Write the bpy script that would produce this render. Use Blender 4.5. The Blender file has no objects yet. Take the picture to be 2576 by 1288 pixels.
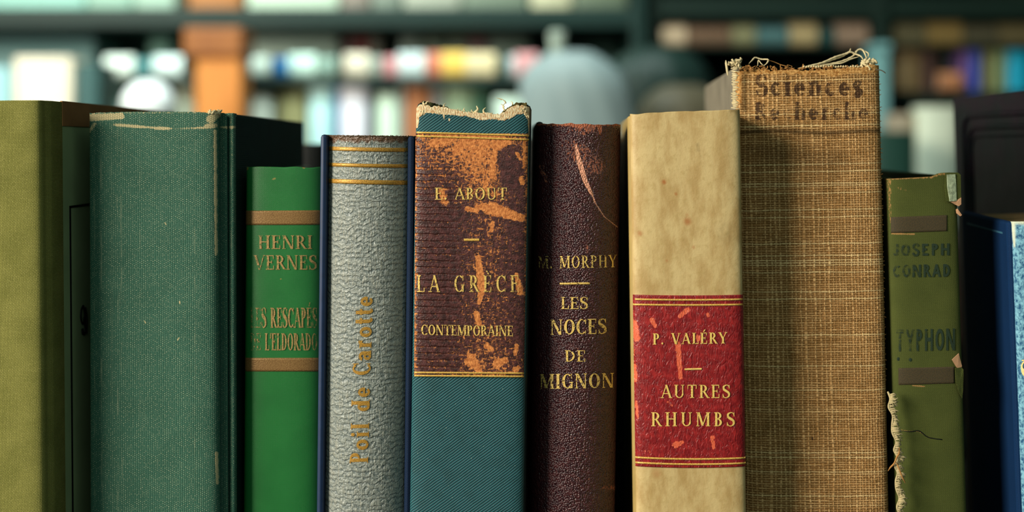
import bpy, bmesh, math, random
import numpy as np
from mathutils import Vector, Matrix, Euler

# ------------------------------------------------------------------ camera / light / exposure
SC = bpy.context.scene
COL = SC.collection
random.seed(7)
RNG = np.random.default_rng(11)
D = 0.36                      # distance camera -> plane of the spines
S = 0.31 / 2576               # metres per photo pixel on that plane
CXP, CYP = 1288.0, 365.0      # photo pixel straight ahead of the lens
ZT = 0.75                     # table top
ZC = ZT + (1900 - CYP) * S    # eye height

cam = bpy.data.cameras.new('camera')
camo = bpy.data.objects.new('camera', cam)
COL.objects.link(camo)
camo.location = (0, -D, ZC)
camo.rotation_euler = (math.pi / 2, 0, 0)
cam.sensor_width = 36
cam.lens = 36 * D / 0.31
cam.shift_y = -(644 - CYP) / 2576
cam.clip_start = 0.01
cam.dof.use_dof = True
cam.dof.focus_distance = D + 0.006
cam.dof.aperture_fstop = cam.lens / 7.4
SC.camera = camo

world = bpy.data.worlds.new('world')
SC.world = world
world.use_nodes = True
_bg = world.node_tree.nodes['Background']
_bg.inputs[0].default_value = (0.50, 0.86, 0.80, 1)
_bg.inputs[1].default_value = 0.05


def area(name, loc, target, sx, sy, power, color):
    l = bpy.data.lights.new(name, 'AREA')
    l.shape = 'RECTANGLE'; l.size = sx; l.size_y = sy
    l.energy = power; l.color = color
    o = bpy.data.objects.new(name, l)
    COL.objects.link(o)
    o.location = loc
    o.rotation_euler = (Vector(target) - Vector(loc)).to_track_quat('-Z', 'Y').to_euler()
    return o


area('window_daylight', (-1.58, -0.94, ZC + 0.52), (0, 0, ZC - 0.04), 0.85, 0.80, 66, (1.0, 0.92, 0.77))
area('shop_ceiling_light', (-0.50, 0.72, 2.30), (-0.35, 1.75, 0.95), 1.1, 0.5, 21, (0.86, 1.0, 0.97)).data.spread = math.radians(105)

area('added_front_fill', (0.15, -1.15, ZC + 0.50), (0, 0, ZC - 0.05), 1.8, 0.7, 3.8, (0.78, 1.0, 0.90))  # added soft fill behind the camera, not a lamp of the shop

SC.view_settings.view_transform = 'Standard'
SC.view_settings.look = 'None'
SC.view_settings.gamma = 1.0
SC.view_settings.use_curve_mapping = False
SC.view_settings.exposure = 0.0


# ------------------------------------------------------------------ helpers
def lin(c):
    r = []
    for v in c[:3]:
        v = v / 255.0
        r.append(v / 12.92 if v <= 0.04045 else ((v + 0.055) / 1.055) ** 2.4)
    return (r[0], r[1], r[2], 1.0)


class Mat:
    """small node-building helper"""
    def __init__(self, name, rough=0.7, spec=0.3):
        self.m = bpy.data.materials.new(name)
        self.m.use_nodes = True
        self.nt = self.m.node_tree
        self.b = self.nt.nodes['Principled BSDF']
        self.b.inputs['Roughness'].default_value = rough
        self.b.inputs['Specular IOR Level'].default_value = spec

    def put(self, sock, v):
        if isinstance(v, bpy.types.NodeSocket):
            self.nt.links.new(v, sock)
        elif isinstance(v, tuple) and len(v) == 3 and sock.type == 'RGBA':
            sock.default_value = lin(v)
        else:
            sock.default_value = v

    def node(self, t):
        return self.nt.nodes.new(t)

    def uv(self):
        n = self.node('ShaderNodeUVMap'); n.uv_map = 'UVMap'
        return n.outputs[0]

    def obj(self):
        return self.node('ShaderNodeTexCoord').outputs['Object']

    def attr(self, name):
        n = self.node('ShaderNodeAttribute'); n.attribute_name = name
        return n.outputs['Fac']

    def sep(self, v):
        n = self.node('ShaderNodeSeparateXYZ'); self.put(n.inputs[0], v)
        return n.outputs[0], n.outputs[1], n.outputs[2]

    def comb(self, x, y, z=0.0):
        n = self.node('ShaderNodeCombineXYZ')
        for i, q in enumerate((x, y, z)):
            self.put(n.inputs[i], q)
        return n.outputs[0]

    def f(self, op, a, b=0.0, c=0.0):
        n = self.node('ShaderNodeMath'); n.operation = op
        self.put(n.inputs[0], a); self.put(n.inputs[1], b); self.put(n.inputs[2], c)
        return n.outputs[0]

    def noise(self, v, scale, detail=2.0, rough=0.5, dist=0.0):
        n = self.node('ShaderNodeTexNoise')
        self.put(n.inputs['Vector'], v)
        n.inputs['Scale'].default_value = scale
        n.inputs['Detail'].default_value = detail
        n.inputs['Roughness'].default_value = rough
        n.inputs['Distortion'].default_value = dist
        return n.outputs['Fac']

    def white(self, v):
        n = self.node('ShaderNodeTexWhiteNoise'); n.noise_dimensions = '2D'
        self.put(n.inputs['Vector'], v)
        return n.outputs['Value']

    def voro(self, v, scale, feature='F1'):
        n = self.node('ShaderNodeTexVoronoi'); n.feature = feature
        self.put(n.inputs['Vector'], v); n.inputs['Scale'].default_value = scale
        return n.outputs['Distance']

    def scl(self, v, x, y, z=1.0):
        n = self.node('ShaderNodeMapping'); n.vector_type = 'POINT'
        self.put(n.inputs['Vector'], v); n.inputs['Scale'].default_value = (x, y, z)
        return n.outputs[0]

    def step(self, v, a, b):
        n = self.node('ShaderNodeMapRange'); n.interpolation_type = 'SMOOTHSTEP'
        self.put(n.inputs[0], v)
        n.inputs[1].default_value = a; n.inputs[2].default_value = b
        return n.outputs[0]

    def mix(self, fac, a, b):
        n = self.node('ShaderNodeMix'); n.data_type = 'RGBA'
        self.put(n.inputs[0], fac); self.put(n.inputs[6], a); self.put(n.inputs[7], b)
        return n.outputs[2]

    def bump(self, h, dist, strength=1.0):
        n = self.node('ShaderNodeBump')
        n.inputs['Distance'].default_value = dist
        n.inputs['Strength'].default_value = strength
        self.put(n.inputs['Height'], h)
        self.nt.links.new(n.outputs[0], self.b.inputs['Normal'])

    def color(self, c):
        self.put(self.b.inputs['Base Color'], c)

    def setp(self, k, v):
        self.put(self.b.inputs[k], v)
        return self


def weave(M, u, v, pu, pv, wob=0.06, wobs=1.2):
    """plain weave: returns height, parity, per-cell random, column, row"""
    uv = M.comb(u, v)
    n1 = M.f('MULTIPLY', M.f('SUBTRACT', M.noise(uv, wobs, 2), 0.5), wob * 10)
    n2 = M.f('MULTIPLY', M.f('SUBTRACT', M.noise(M.scl(uv, 1.0, 1.0, 1.0), wobs * 0.83, 2), 0.5), wob * 10)
    a = M.f('ADD', M.f('DIVIDE', u, pu), n1)
    b = M.f('ADD', M.f('DIVIDE', v, pv), n2)
    iu, iv = M.f('FLOOR', a), M.f('FLOOR', b)
    fu, fv = M.f('FRACT', a), M.f('FRACT', b)
    bu = M.f('MULTIPLY', M.f('MULTIPLY', fu, M.f('SUBTRACT', 1.0, fu)), 4.0)
    bv = M.f('MULTIPLY', M.f('MULTIPLY', fv, M.f('SUBTRACT', 1.0, fv)), 4.0)
    par = M.f('FLOORED_MODULO', M.f('ADD', iu, iv), 2.0)
    hw = M.f('MULTIPLY', bu, M.f('MULTIPLY_ADD', bv, 0.45, 0.55))
    hf = M.f('MULTIPLY', bv, M.f('MULTIPLY_ADD', bu, 0.45, 0.55))
    h = M.f('ADD', M.f('MULTIPLY', hw, M.f('SUBTRACT', 1.0, par)), M.f('MULTIPLY', hf, par))
    return h, par, M.white(M.comb(iu, iv)), bu, bv, iu, iv


def flat_mat(name, c, rough=0.7, spec=0.3, var=0.12, scale=60, bump=0.0):
    M = Mat(name, rough, spec)
    n = M.noise(M.obj(), scale, 3)
    c2 = tuple(max(0, q * (1 - var)) for q in c)
    M.color(M.mix(n, c, c2))
    if bump:
        M.bump(n, bump, 0.6)
    return M.m


def cloth_mat(name, base, dark, fleck, wearc, pu, pv, fleck_lo=0.55, bump=0.00018, rough=0.75, streak=0.0, fleck_amt=1.0, spec=0.25):
    M = Mat(name, rough, spec)
    u, v, _ = M.sep(M.uv())
    h, par, rnd, bu, bv, iu, iv = weave(M, u, v, pu, pv)
    uv = M.comb(u, v)
    big = M.noise(uv, 0.09, 3)
    body = M.mix(M.step(h, 0.1, 0.9), dark, base)
    body = M.mix(M.f('MULTIPLY', M.step(big, 0.35, 0.7), 0.35), body, dark)
    fl = M.f('MULTIPLY', M.f('MULTIPLY', M.step(h, 0.72, 0.98), M.step(rnd, fleck_lo, 1.0)), M.f('SUBTRACT', 1.0, par))
    fl = M.f('MULTIPLY', fl, fleck_amt)
    if streak:
        colr = M.white(M.comb(iu, 3.0))
        st = M.f('MULTIPLY', M.step(colr, 0.90, 0.97), M.step(M.noise(M.scl(uv, 1.3, 0.10), 1.0, 2), 0.50, 0.62))
        fl = M.f('MAXIMUM', fl, M.f('MULTIPLY', st, streak))
    body = M.mix(fl, body, fleck)
    w = M.attr('wear')
    wn = M.noise(M.scl(uv, 1.6, 0.5), 1.6, 4, 0.65)
    wf = M.step(M.f('ADD', w, M.f('MULTIPLY', M.f('SUBTRACT', wn, 0.5), 1.1)), 0.42, 0.62)
    wf = M.f('MULTIPLY', wf, M.step(w, 0.02, 0.12))
    body = M.mix(M.f('MULTIPLY', wf, M.f('MULTIPLY_ADD', h, 0.6, 0.4)), body, wearc)
    M.color(body)
    M.bump(h, bump, 1.0)
    return M.m


def mesh(name, V, F, mat, parent=None, uv=None, attrs=None, smooth=True):
    V = np.asarray(V, float)
    me = bpy.data.meshes.new(name)
    me.from_pydata(V.tolist(), [], F if isinstance(F, list) else F.tolist())
    if smooth:
        me.polygons.foreach_set('use_smooth', [True] * len(me.polygons))
    if uv is not None:
        l = me.uv_layers.new(name='UVMap')
        idx = np.zeros(len(me.loops), np.int32)
        me.loops.foreach_get('vertex_index', idx)
        l.data.foreach_set('uv', np.asarray(uv, np.float32)[idx].ravel())
    for k, a in (attrs or {}).items():
        at = me.attributes.new(k, 'FLOAT', 'POINT')
        at.data.foreach_set('value', np.asarray(a, np.float32).ravel())
    me.update()
    if mat is not None:
        me.materials.append(mat)
    o = bpy.data.objects.new(name, me)
    COL.objects.link(o)
    if parent is not None:
        o.parent = parent
    return o


def tag(o, label=None, cat=None, group=None, kind=None):
    if label: o['label'] = label
    if cat: o['category'] = cat
    if group: o['group'] = group
    if kind: o['kind'] = kind
    return o


def empty(name, M4):
    e = bpy.data.objects.new(name, None)
    e.empty_display_size = 0.02
    COL.objects.link(e)
    e.matrix_world = M4
    return e


def bevel_box(x0, x1, y0, y1, z0, z1, bev=0.0006, seg=2, shift=None):
    bm = bmesh.new()
    bmesh.ops.create_cube(bm, size=1)
    for v in bm.verts:
        v.co = Vector((x0 + (v.co.x + .5) * (x1 - x0), y0 + (v.co.y + .5) * (y1 - y0), z0 + (v.co.z + .5) * (z1 - z0)))
    if bev:
        bmesh.ops.bevel(bm, geom=bm.edges[:], offset=bev, segments=seg, affect='EDGES', profile=0.5)
    V = np.array([v.co[:] for v in bm.verts]); bm.verts.index_update()
    F = [[v.index for v in f.verts] for f in bm.faces]
    bm.free()
    return V, F


def tube(pts, radii, n=6, closed=False):
    pts = [Vector(p) for p in pts]
    V, F = [], []
    for i, p in enumerate(pts):
        a = pts[max(0, i - 1)]; b = pts[min(len(pts) - 1, i + 1)]
        t = (b - a).normalized()
        s = t.cross(Vector((0.13, 1, 0.21))).normalized()
        q = t.cross(s)
        r = radii[i] if hasattr(radii, '__len__') else radii
        for k in range(n):
            an = 2 * math.pi * k / n
            V.append(p + s * math.cos(an) * r + q * math.sin(an) * r)
    for i in range(len(pts) - 1):
        for k in range(n):
            F.append([i * n + k, i * n + (k + 1) % n, (i + 1) * n + (k + 1) % n, (i + 1) * n + k])
    F.append(list(range(n))[::-1]); F.append([(len(pts) - 1) * n + k for k in range(n)])
    return [tuple(v) for v in V], F


def spline(pts, n=24):
    """Catmull-Rom through 3D points"""
    P = [np.array(p, float) for p in pts]
    P = [2 * P[0] - P[1]] + P + [2 * P[-1] - P[-2]]
    out = []
    segs = len(P) - 3
    for s in range(segs):
        p0, p1, p2, p3 = P[s:s + 4]
        m = max(2, n // segs)
        for i in range(m):
            t = i / m
            out.append(0.5 * ((2 * p1) + (-p0 + p2) * t + (2 * p0 - 5 * p1 + 4 * p2 - p3) * t * t + (-p0 + 3 * p1 - 3 * p2 + p3) * t ** 3))
    out.append(P[-2])
    return out


def join(parts):
    V, F, o = [], [], 0
    for v, f in parts:
        V += [tuple(q) for q in v]
        F += [[i + o for i in g] for g in f]
        o += len(v)
    return V, F


def hash2(ix, iy, seed):
    x = np.sin(ix * 127.1 + iy * 311.7 + seed * 74.7) * 43758.5453
    return x - np.floor(x)


def vnoise(x, y, seed=0):
    ix, iy = np.floor(x), np.floor(y)
    fx, fy = x - ix, y - iy
    fx = fx * fx * (3 - 2 * fx); fy = fy * fy * (3 - 2 * fy)
    a, b = hash2(ix, iy, seed), hash2(ix + 1, iy, seed)
    c, d = hash2(ix, iy + 1, seed), hash2(ix + 1, iy + 1, seed)
    return (a * (1 - fx) + b * fx) * (1 - fy) + (c * (1 - fx) + d * fx) * fy


def capsule(px, py, x0, y0, x1, y1, r0, r1=None, soft=0.5):
    """1 on the segment, falling to 0 at the radius (times 1+soft)"""
    r1 = r0 if r1 is None else r1
    dx, dy = x1 - x0, y1 - y0
    L2 = max(1e-6, dx * dx + dy * dy)
    t = np.clip(((px - x0) * dx + (py - y0) * dy) / L2, 0, 1)
    d = np.hypot(px - x0 - t * dx, py - y0 - t * dy)
    r = r0 + (r1 - r0) * t
    q = np.clip((r * (1 + soft) - d) / (r * 2 * soft + 1e-6), 0, 1)
    return q * q * (3 - 2 * q)


# ------------------------------------------------------------------ stroke lettering
def bar(x0, y0, x1, y1, w):
    n = 4
    d = np.array([x1 - x0, y1 - y0]); L = np.hypot(*d); nn = np.array([-d[1], d[0]]) / L * w / 2
    ps = [np.array([x0, y0]) + d * i / n for i in range(n + 1)]
    return [[tuple(ps[i] - nn), tuple(ps[i + 1] - nn), tuple(ps[i + 1] + nn), tuple(ps[i] + nn)] for i in range(n)]


def dg(xb, yb, xt, yt, w):
    out = []
    for i in range(5):
        a, b = i / 5, (i + 1) / 5
        xa, ya = xb + (xt - xb) * a, yb + (yt - yb) * a
        xc, yc = xb + (xt - xb) * b, yb + (yt - yb) * b
        out.append([(xa - w / 2, ya), (xa + w / 2, ya), (xc + w / 2, yc), (xc - w / 2, yc)])
    return out


def arc(cx, cy, rx, ry, a0, a1, tv, th, n=16):
    out = []
    for i in range(n):
        q = []
        for a, s in ((i, 0), (i + 1, 0), (i + 1, 1), (i, 1)):
            an = math.radians(a0 + (a1 - a0) * a / n)
            X = rx - (tv if s else 0); Y = ry - (th if s else 0)
            q.append((cx + X * math.cos(an), cy + Y * math.sin(an)))
        out.append(q)
    return out


def path(pts, ws, n=20):
    P = spline([(p[0], p[1], 0) for p in pts], n)
    m = len(P); out = []; prev = None
    for i in range(m):
        a, b = P[max(0, i - 1)], P[min(m - 1, i + 1)]
        d = b - a; L = np.hypot(d[0], d[1]) + 1e-9
        w = np.interp(i / (m - 1), np.linspace(0, 1, len(ws)), ws) / 2
        nn = np.array([-d[1], d[0]]) / L * w
        cur = ((P[i][0] - nn[0], P[i][1] - nn[1]), (P[i][0] + nn[0], P[i][1] + nn[1]))
        if prev:
            out.append([prev[0], cur[0], cur[1], prev[1]])
        prev = cur
    return out


def glyph(ch, T=0.17, t=0.06, sf=True):
    """polygons in a unit-cap-height box and the advance width"""
    s = 0.05
    def stem(x, y0=0, y1=1, bs=True, ts=True, w=None):
        w = T if w is None else w
        o = bar(x, y0, x, y1, w)
        if sf:
            e = 0.085
            if bs: o += bar(x - w / 2 - e, y0 + s / 2, x + w / 2 + e, y0 + s / 2, s)
            if ts: o += bar(x - w / 2 - e, y1 - s / 2, x + w / 2 + e, y1 - s / 2, s)
        return o
    def foot(x, y=0, e=0.14):
        return bar(x - e, y + (s / 2 if y < .5 else -s / 2), x + e, y + (s / 2 if y < .5 else -s / 2), s) if sf else []
    h = t if sf else T * 0.8
    if ch in 'ÉÈ':
        p, a = glyph('E', T, t, sf)
        if ch == 'É': p = p + dg(0.34, 1.07, 0.48, 1.27, 0.12)
        else: p = p + dg(0.46, 1.07, 0.30, 1.27, 0.12)
        return p, a
    if ch == 'A':
        return dg(0.10, 0, 0.46, 1, t * 1.3 if sf else T) + dg(0.80, 0, 0.44, 1, T) + bar(0.22, 0.33, 0.66, 0.33, h) + foot(0.10) + foot(0.80), 0.92
    if ch == 'B':
        return stem(0.2) + arc(0.30, 0.755, 0.30, 0.245, -90, 90, T, h) + arc(0.30, 0.27, 0.34, 0.27, -90, 90, T, h) + bar(0.2, 1 - h / 2, 0.32, 1 - h / 2, h) + bar(0.2, h / 2, 0.32, h / 2, h) + bar(0.2, .52, .32, .52, h), 0.72
    if ch == 'C':
        o = arc(0.46, 0.5, 0.42, 0.5, 48, 312, T, h, 24)
        if sf: o += bar(0.76, 0.66, 0.76, 1.0, 0.05) + dg(0.74, 0.78, 0.72, 0.92, 0.09) + bar(0.75, 0.02, 0.75, 0.24, 0.045)
        return o, 0.84
    if ch == 'D':
        return stem(0.2) + arc(0.30, 0.5, 0.50, 0.5, -90, 90, T, h, 20) + bar(0.2, 1 - h / 2, 0.32, 1 - h / 2, h) + bar(0.2, h / 2, 0.32, h / 2, h), 0.88
    if ch in 'EF':
        o = stem(0.2) + bar(0.2, 1 - h / 2, 0.66, 1 - h / 2, h) + bar(0.2, 0.52, 0.52, 0.52, h)
        if ch == 'E': o += bar(0.2, h / 2, 0.68, h / 2, h)
        if sf:
            o += bar(0.65, 0.74, 0.65, 1, 0.055) + bar(0.51, 0.40, 0.51, 0.64, 0.05)
            if ch == 'E': o += bar(0.67, 0, 0.67, 0.28, 0.055)
        return o, 0.76
    if ch == 'G':
        o = arc(0.46, 0.5, 0.42, 0.5, 48, 318, T, h, 24) + bar(0.74, 0.02, 0.74, 0.42, T * .9)
        if sf: o += bar(0.60, 0.42, 0.88, 0.42, s) + bar(0.76, 0.68, 0.76, 1.0, 0.05)
        else: o += bar(0.52, 0.40, 0.80, 0.40, h)
        return o, 0.92
    if ch == 'H':
        return stem(0.2) + stem(0.76) + bar(0.2, 0.52, 0.76, 0.52, h), 0.96
    if ch == 'I':
        return stem(0.2), 0.40
    if ch == 'J':
        o = bar(0.36, 0.25, 0.36, 1, T) + arc(0.22, 0.25, 0.14 + T / 2, 0.25, 180, 360, T, h)
        return o, 0.52
    if ch == 'L':
        o = stem(0.2) + bar(0.2, h / 2, 0.64, h / 2, h)
        if sf: o += bar(0.64, 0, 0.64, 0.3, 0.055)
        return o, 0.70
    if ch == 'M':
        o = stem(0.14, w=t * 1.3 if sf else T) + stem(0.94) + dg(0.52, 0.05, 0.20, 1, T) + dg(0.52, 0.05, 0.90, 1, t * 1.2 if sf else T)
        return o, 1.12
    if ch == 'N':
        o = stem(0.15, w=t * 1.3 if sf else T, ts=True) + stem(0.82, w=t * 1.3 if sf else T, bs=False) + dg(0.78, 0.0, 0.18, 1, T)
        return o, 0.98
    if ch == 'O':
        return arc(0.46, 0.5, 0.42, 0.5, 0, 360, T, h, 28), 0.92
    if ch == 'P':
        return stem(0.2) + arc(0.32, 0.73, 0.34, 0.27, -90, 90, T, h) + bar(0.2, 1 - h / 2, 0.34, 1 - h / 2, h) + bar(0.2, 0.46 + h / 2, 0.34, 0.46 + h / 2, h), 0.72
    if ch == 'R':
        p, _ = glyph('P', T, t, sf)
        return p + dg(0.76, 0.0, 0.40, 0.50, T) + foot(0.80, 0, 0.09), 0.84
    if ch == 'S':
        o = path([(0.60, 0.78), (0.50, 0.95), (0.33, 0.975), (0.14, 0.86), (0.15, 0.66), (0.34, 0.53), (0.54, 0.40), (0.58, 0.18), (0.40, 0.03), (0.20, 0.04), (0.07, 0.24)],
                 [t, t, t * 1.1, T * .9, T, T * 1.1, T, T * .9, t * 1.1, t, t] if sf else [T * .8] * 3, 40)
        if sf: o += bar(0.60, 0.70, 0.60, 0.99, 0.05) + bar(0.08, 0.01, 0.08, 0.30, 0.05)
        return o, 0.70
    if ch == 'T':
        o = stem(0.42, ts=False) + bar(0.06, 1 - h / 2, 0.78, 1 - h / 2, h)
        if sf: o += bar(0.07, 0.70, 0.07, 1, 0.055) + bar(0.77, 0.70, 0.77, 1, 0.055)
        return o, 0.84
    if ch == 'U':
        o = bar(0.2, 0.3, 0.2, 1, T) + bar(0.74, 0.3, 0.74, 1, t * 1.3 if sf else T) + arc(0.46, 0.32, 0.26 + T / 2, 0.32, 180, 360, T if not sf else T * .8, h) + foot(0.2, 1, 0.17) + foot(0.74, 1, 0.13)
        return o, 0.94
    if ch == 'V':
        return dg(0.46, 0, 0.12, 1, T) + dg(0.48, 0, 0.80, 1, t * 1.3 if sf else T) + foot(0.12, 1, .16) + foot(0.80, 1, .13), 0.90
    if ch == 'Y':
        return dg(0.44, 0.45, 0.12, 1, T) + dg(0.46, 0.45, 0.76, 1, t * 1.3 if sf else T) + stem(0.45, 0, 0.48, ts=False) + foot(0.12, 1, .16) + foot(0.76, 1, .13), 0.86
    if ch == '.':
        return arc(0.13, 0.09, 0.09, 0.09, 0, 360, 0.088, 0.088, 12), 0.28
    if ch == "'":
        return dg(0.12, 0.68, 0.15, 1.0, 0.12), 0.26
    if ch == ' ':
        return [], 0.5
    X = 0.66
    if ch == 'o':
        return arc(0.36, X / 2, 0.33, X / 2, 0, 360, T, h * 1.4, 24), 0.72
    if ch == 'i':
        return stem(0.2, 0, X) + arc(0.2, 0.88, 0.11, 0.11, 0, 360, 0.105, 0.105, 12), 0.42
    if ch == 'l':
        return stem(0.2), 0.42
    if ch == 'd':
        return arc(0.34, X / 2, 0.30, X / 2, 0, 360, T, h * 1.4, 22) + stem(0.58), 0.82
    if ch == 'b':
        return arc(0.44, X / 2, 0.30, X / 2, 0, 360, T, h * 1.4, 22) + stem(0.2), 0.82
    if ch == 'e':
        return arc(0.34, X / 2, 0.31, X / 2, 0, 320, T, h * 1.4, 22) + bar(0.1, X / 2, 0.62, X / 2, h * 1.2), 0.70
    if ch == 'c':
        return arc(0.34, X / 2, 0.31, X / 2, 45, 320, T, h * 1.4, 22), 0.66
    if ch == 'a':
        return arc(0.28, 0.21, 0.24, 0.21, 0, 360, T * .8, h * 1.3, 20) + bar(0.50, 0, 0.50, 0.46, T) + arc(0.30, 0.44, 0.20 + T / 2, 0.24, 0, 165, T, h * 1.5, 14) + foot(0.56, 0, .1), 0.70
    if ch == 'r':
        return stem(0.2, 0, X) + path([(0.24, 0.42), (0.34, 0.60), (0.50, 0.60)], [t * 1.3, t * 2, T]), 0.58
    if ch == 't':
        return bar(0.22, 0.14, 0.22, 0.90, T) + bar(0.06, X - h / 2, 0.44, X - h / 2, h * 1.5) + path([(0.22, 0.16), (0.28, 0.04), (0.44, 0.08)], [T, t * 1.6, t]), 0.48
    if ch in 'nhs':
        if ch == 's':
            return path([(0.46, 0.56), (0.26, 0.63), (0.12, 0.50), (0.28, 0.34), (0.46, 0.18), (0.28, 0.03), (0.08, 0.12)], [T] * 3, 24), 0.56
        return stem(0.18, 0, X if ch == 'n' else 1) + stem(0.58, 0, X * .8, ts=False) + path([(0.2, 0.5), (0.36, 0.63), (0.56, 0.52)], [t * 1.5, t * 2, T]), 0.78
    return [], 0.5


def text_polys(txt, track=0.06, **kw):
    """list of polygons laid out on one line with total width normalised to 1, height 1"""
    x, out = 0.0, []
    for ch in txt:
        p, a = glyph(ch, **kw)
        out += [[(q[0] + x, q[1]) for q in poly] for poly in p]
        x += a + track
    x -= track
    xs = [q[0] for poly in out for q in poly]
    lo, hi = min(xs), max(xs)
    return [[((q[0] - lo) / (hi - lo), q[1]) for q in poly] for poly in out]


# ------------------------------------------------------------------ the books of the front row
BOOKS = {}


class Book:
    def __init__(self, name, label, L, R, top, rec, bulge, n=2.5, lean=0.0, yaw=0.0, depth=0.125, xl=0.0, xr=0.0, group='old books in the front row'):
        """L, R: photo pixels of the spine at its top; rec: how far the spine sits back;
        xl, xr: pixels the boards stand out beside the spine"""
        self.k = k = 1 + rec / D
        self.w = (R - L) * S * k
        self.b, self.n, self.depth = bulge, n, depth
        self.xl, self.xr = xl * S * k, xr * S * k
        Rm = Matrix.Rotation(math.radians(yaw), 4, 'Z') @ Matrix.Rotation(math.radians(lean), 4, 'Y')
        tgt = Vector((((L + R) / 2 - CXP) * S * k, rec, ZC + (CYP - top) * S * k))
        lift = (self.w / 2 + max(self.xl, self.xr)) * abs(math.sin(math.radians(lean)))
        self.h = (tgt.z - ZT - lift) / math.cos(math.radians(lean))
        org = tgt - Rm @ Vector((0, 0, self.h))
        self.M = Matrix.Translation(org) @ Rm
        self.Mi = np.array(self.M.inverted())
        self.Mn = np.array(self.M)
        self.e = empty(name, self.M)
        tag(self.e, label, 'book', group)

    def f(self, x):
        q = np.clip(np.abs(2 * x / self.w), 0, 1)
        return self.b * (1 - (1 - q ** self.n) ** (1 / self.n))

    def loc(self, px, py):
        px, py = np.asarray(px, float), np.asarray(py, float)
        o = self.Mi @ np.array([0, -D, ZC, 1.0])
        d = np.stack([(px - CXP) * S / D, np.ones_like(px), (CYP - py) * S / D, np.zeros_like(px)], 0)
        d = np.tensordot(self.Mi, d, 1)
        y = np.zeros_like(px)
        for _ in range(6):
            t = (y - o[1]) / d[1]
            x = np.clip(o[0] + t * d[0], -self.w * .5, self.w * .5)
            y = 0.5 * y + 0.5 * self.f(np.clip(x, -self.w * .494, self.w * .494))
        return x, o[2] + t * d[2]

    def topx(self, P):
        P = np.asarray(P)
        Q = np.concatenate([P, np.ones(P.shape[:-1] + (1,))], -1) @ self.Mn.T
        sc = D / (Q[..., 1] + D) / S
        return CXP + Q[..., 0] * sc, CYP - (Q[..., 2] - ZC) * sc

    def spine(self, mat, res=3.0, ext_l=None, ext_r=None, ztop=None, thick=0.0012, masks=None, name='spine', lim=1340, drop=0.0):
        w, b, n = self.w, self.b, self.n
        th = np.linspace(0, math.pi, 400)
        c, s = np.cos(th), np.sin(th)
        x = -w / 2 * np.sign(c) * np.abs(c) ** (2 / n)
        y = b * (1 - np.abs(s) ** (2 / n))
        pts = list(zip(x, y))
        if ext_l: pts = [(-w / 2 - q[0], q[1]) for q in ext_l[::-1]] + pts
        if ext_r: pts = pts + [(w / 2 + q[0], q[1]) for q in ext_r]
        pts = np.array(pts)
        seg = np.hypot(*np.diff(pts, axis=0).T); A = np.concatenate([[0], np.cumsum(seg)])
        nu = int(A[-1] / (res * S)) + 2
        a = np.linspace(0, A[-1], nu)
        X, Y = np.interp(a, A, pts[:, 0]), np.interp(a, A, pts[:, 1])
        self.arc0 = np.interp(0.0, X, a)
        zt = np.full(nu, self.h) if ztop is None else ztop(X)
        zt = zt - drop
        zl = self.h - (lim - 300) * S
        rows = np.concatenate([np.linspace(0, max(zl, 0.01), 8)[:-1], np.linspace(max(zl, .01), self.h, int((self.h - zl) / (res * S)))])
        t = rows / rows[-1]
        Z = rows[:, None] + (zt - self.h)[None, :] * np.clip((rows[:, None] - (self.h - 0.012)) / 0.012, 0, 1)
        ny = len(rows)
        P = np.stack([np.broadcast_to(X, (ny, nu)), np.broadcast_to(Y, (ny, nu)), Z], -1).copy()
        uv = np.stack([np.broadcast_to((a - self.arc0) * 1000, (ny, nu)), Z * 1000], -1)
        px, py = self.topx(P)
        at = {k: np.broadcast_to(fn(px, py), (ny, nu)).ravel() for k, fn in (masks or {}).items()}
        if 'wear' not in at: at['wear'] = np.zeros(ny * nu)
        return self.sheet(name, P, uv, at, mat, thick)

    def sheet(self, name, P, uv, at, mat, thick, parent=None):
        ny, nu = P.shape[:2]
        idx = np.arange(ny * nu).reshape(ny, nu)
        F = np.stack([idx[:-1, :-1], idx[:-1, 1:], idx[1:, 1:], idx[1:, :-1]], -1).reshape(-1, 4)
        ring = np.concatenate([idx[0, :], idx[1:, -1], idx[-1, -2::-1], idx[-2:0, 0]])
        V = P.reshape(-1, 3)
        U = uv.reshape(-1, 2)
        base = len(V)
        V = np.concatenate([V, V[ring] + np.array([0, thick, 0])])
        U = np.concatenate([U, U[ring] + thick * 1000])
        m = len(ring)
        i = np.arange(m); j = (i + 1) % m
        R = np.stack([ring[j], ring[i], base + i, base + j], -1)
        at = {k: np.concatenate([v, v[ring]]) for k, v in at.items()}
        return mesh(name, V, np.concatenate([F, R]), mat, parent or self.e, U, at)

    def boards(self, mat, t=0.0026, sq=0.0, y0=None, left=True, right=True, top_l=0.0, top_r=0.0, bev=0.0009, matl=None):
        W = self.w / 2
        y0 = self.b - 0.0006 if y0 is None else y0
        out = []
        for side in (-1, 1):
            if (side < 0 and not left) or (side > 0 and not right):
                continue
            xo = side * (W + (self.xl if side < 0 else self.xr))
            x0, x1 = (xo, xo + t) if side < 0 else (xo - t, xo)
            V, F = bevel_box(x0, x1, y0, self.depth, 0, self.h + (top_l if side < 0 else top_r), bev)
            uv = np.stack([V[:, 1] * 1000 + V[:, 0] * 1000, V[:, 2] * 1000], -1)
            o = mesh('front_cover' if side > 0 else 'back_cover', V, F, mat if side > 0 or matl is None else matl, self.e, uv, {'wear': np.zeros(len(V))}, False)
            out.append(o)
        return out

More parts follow.
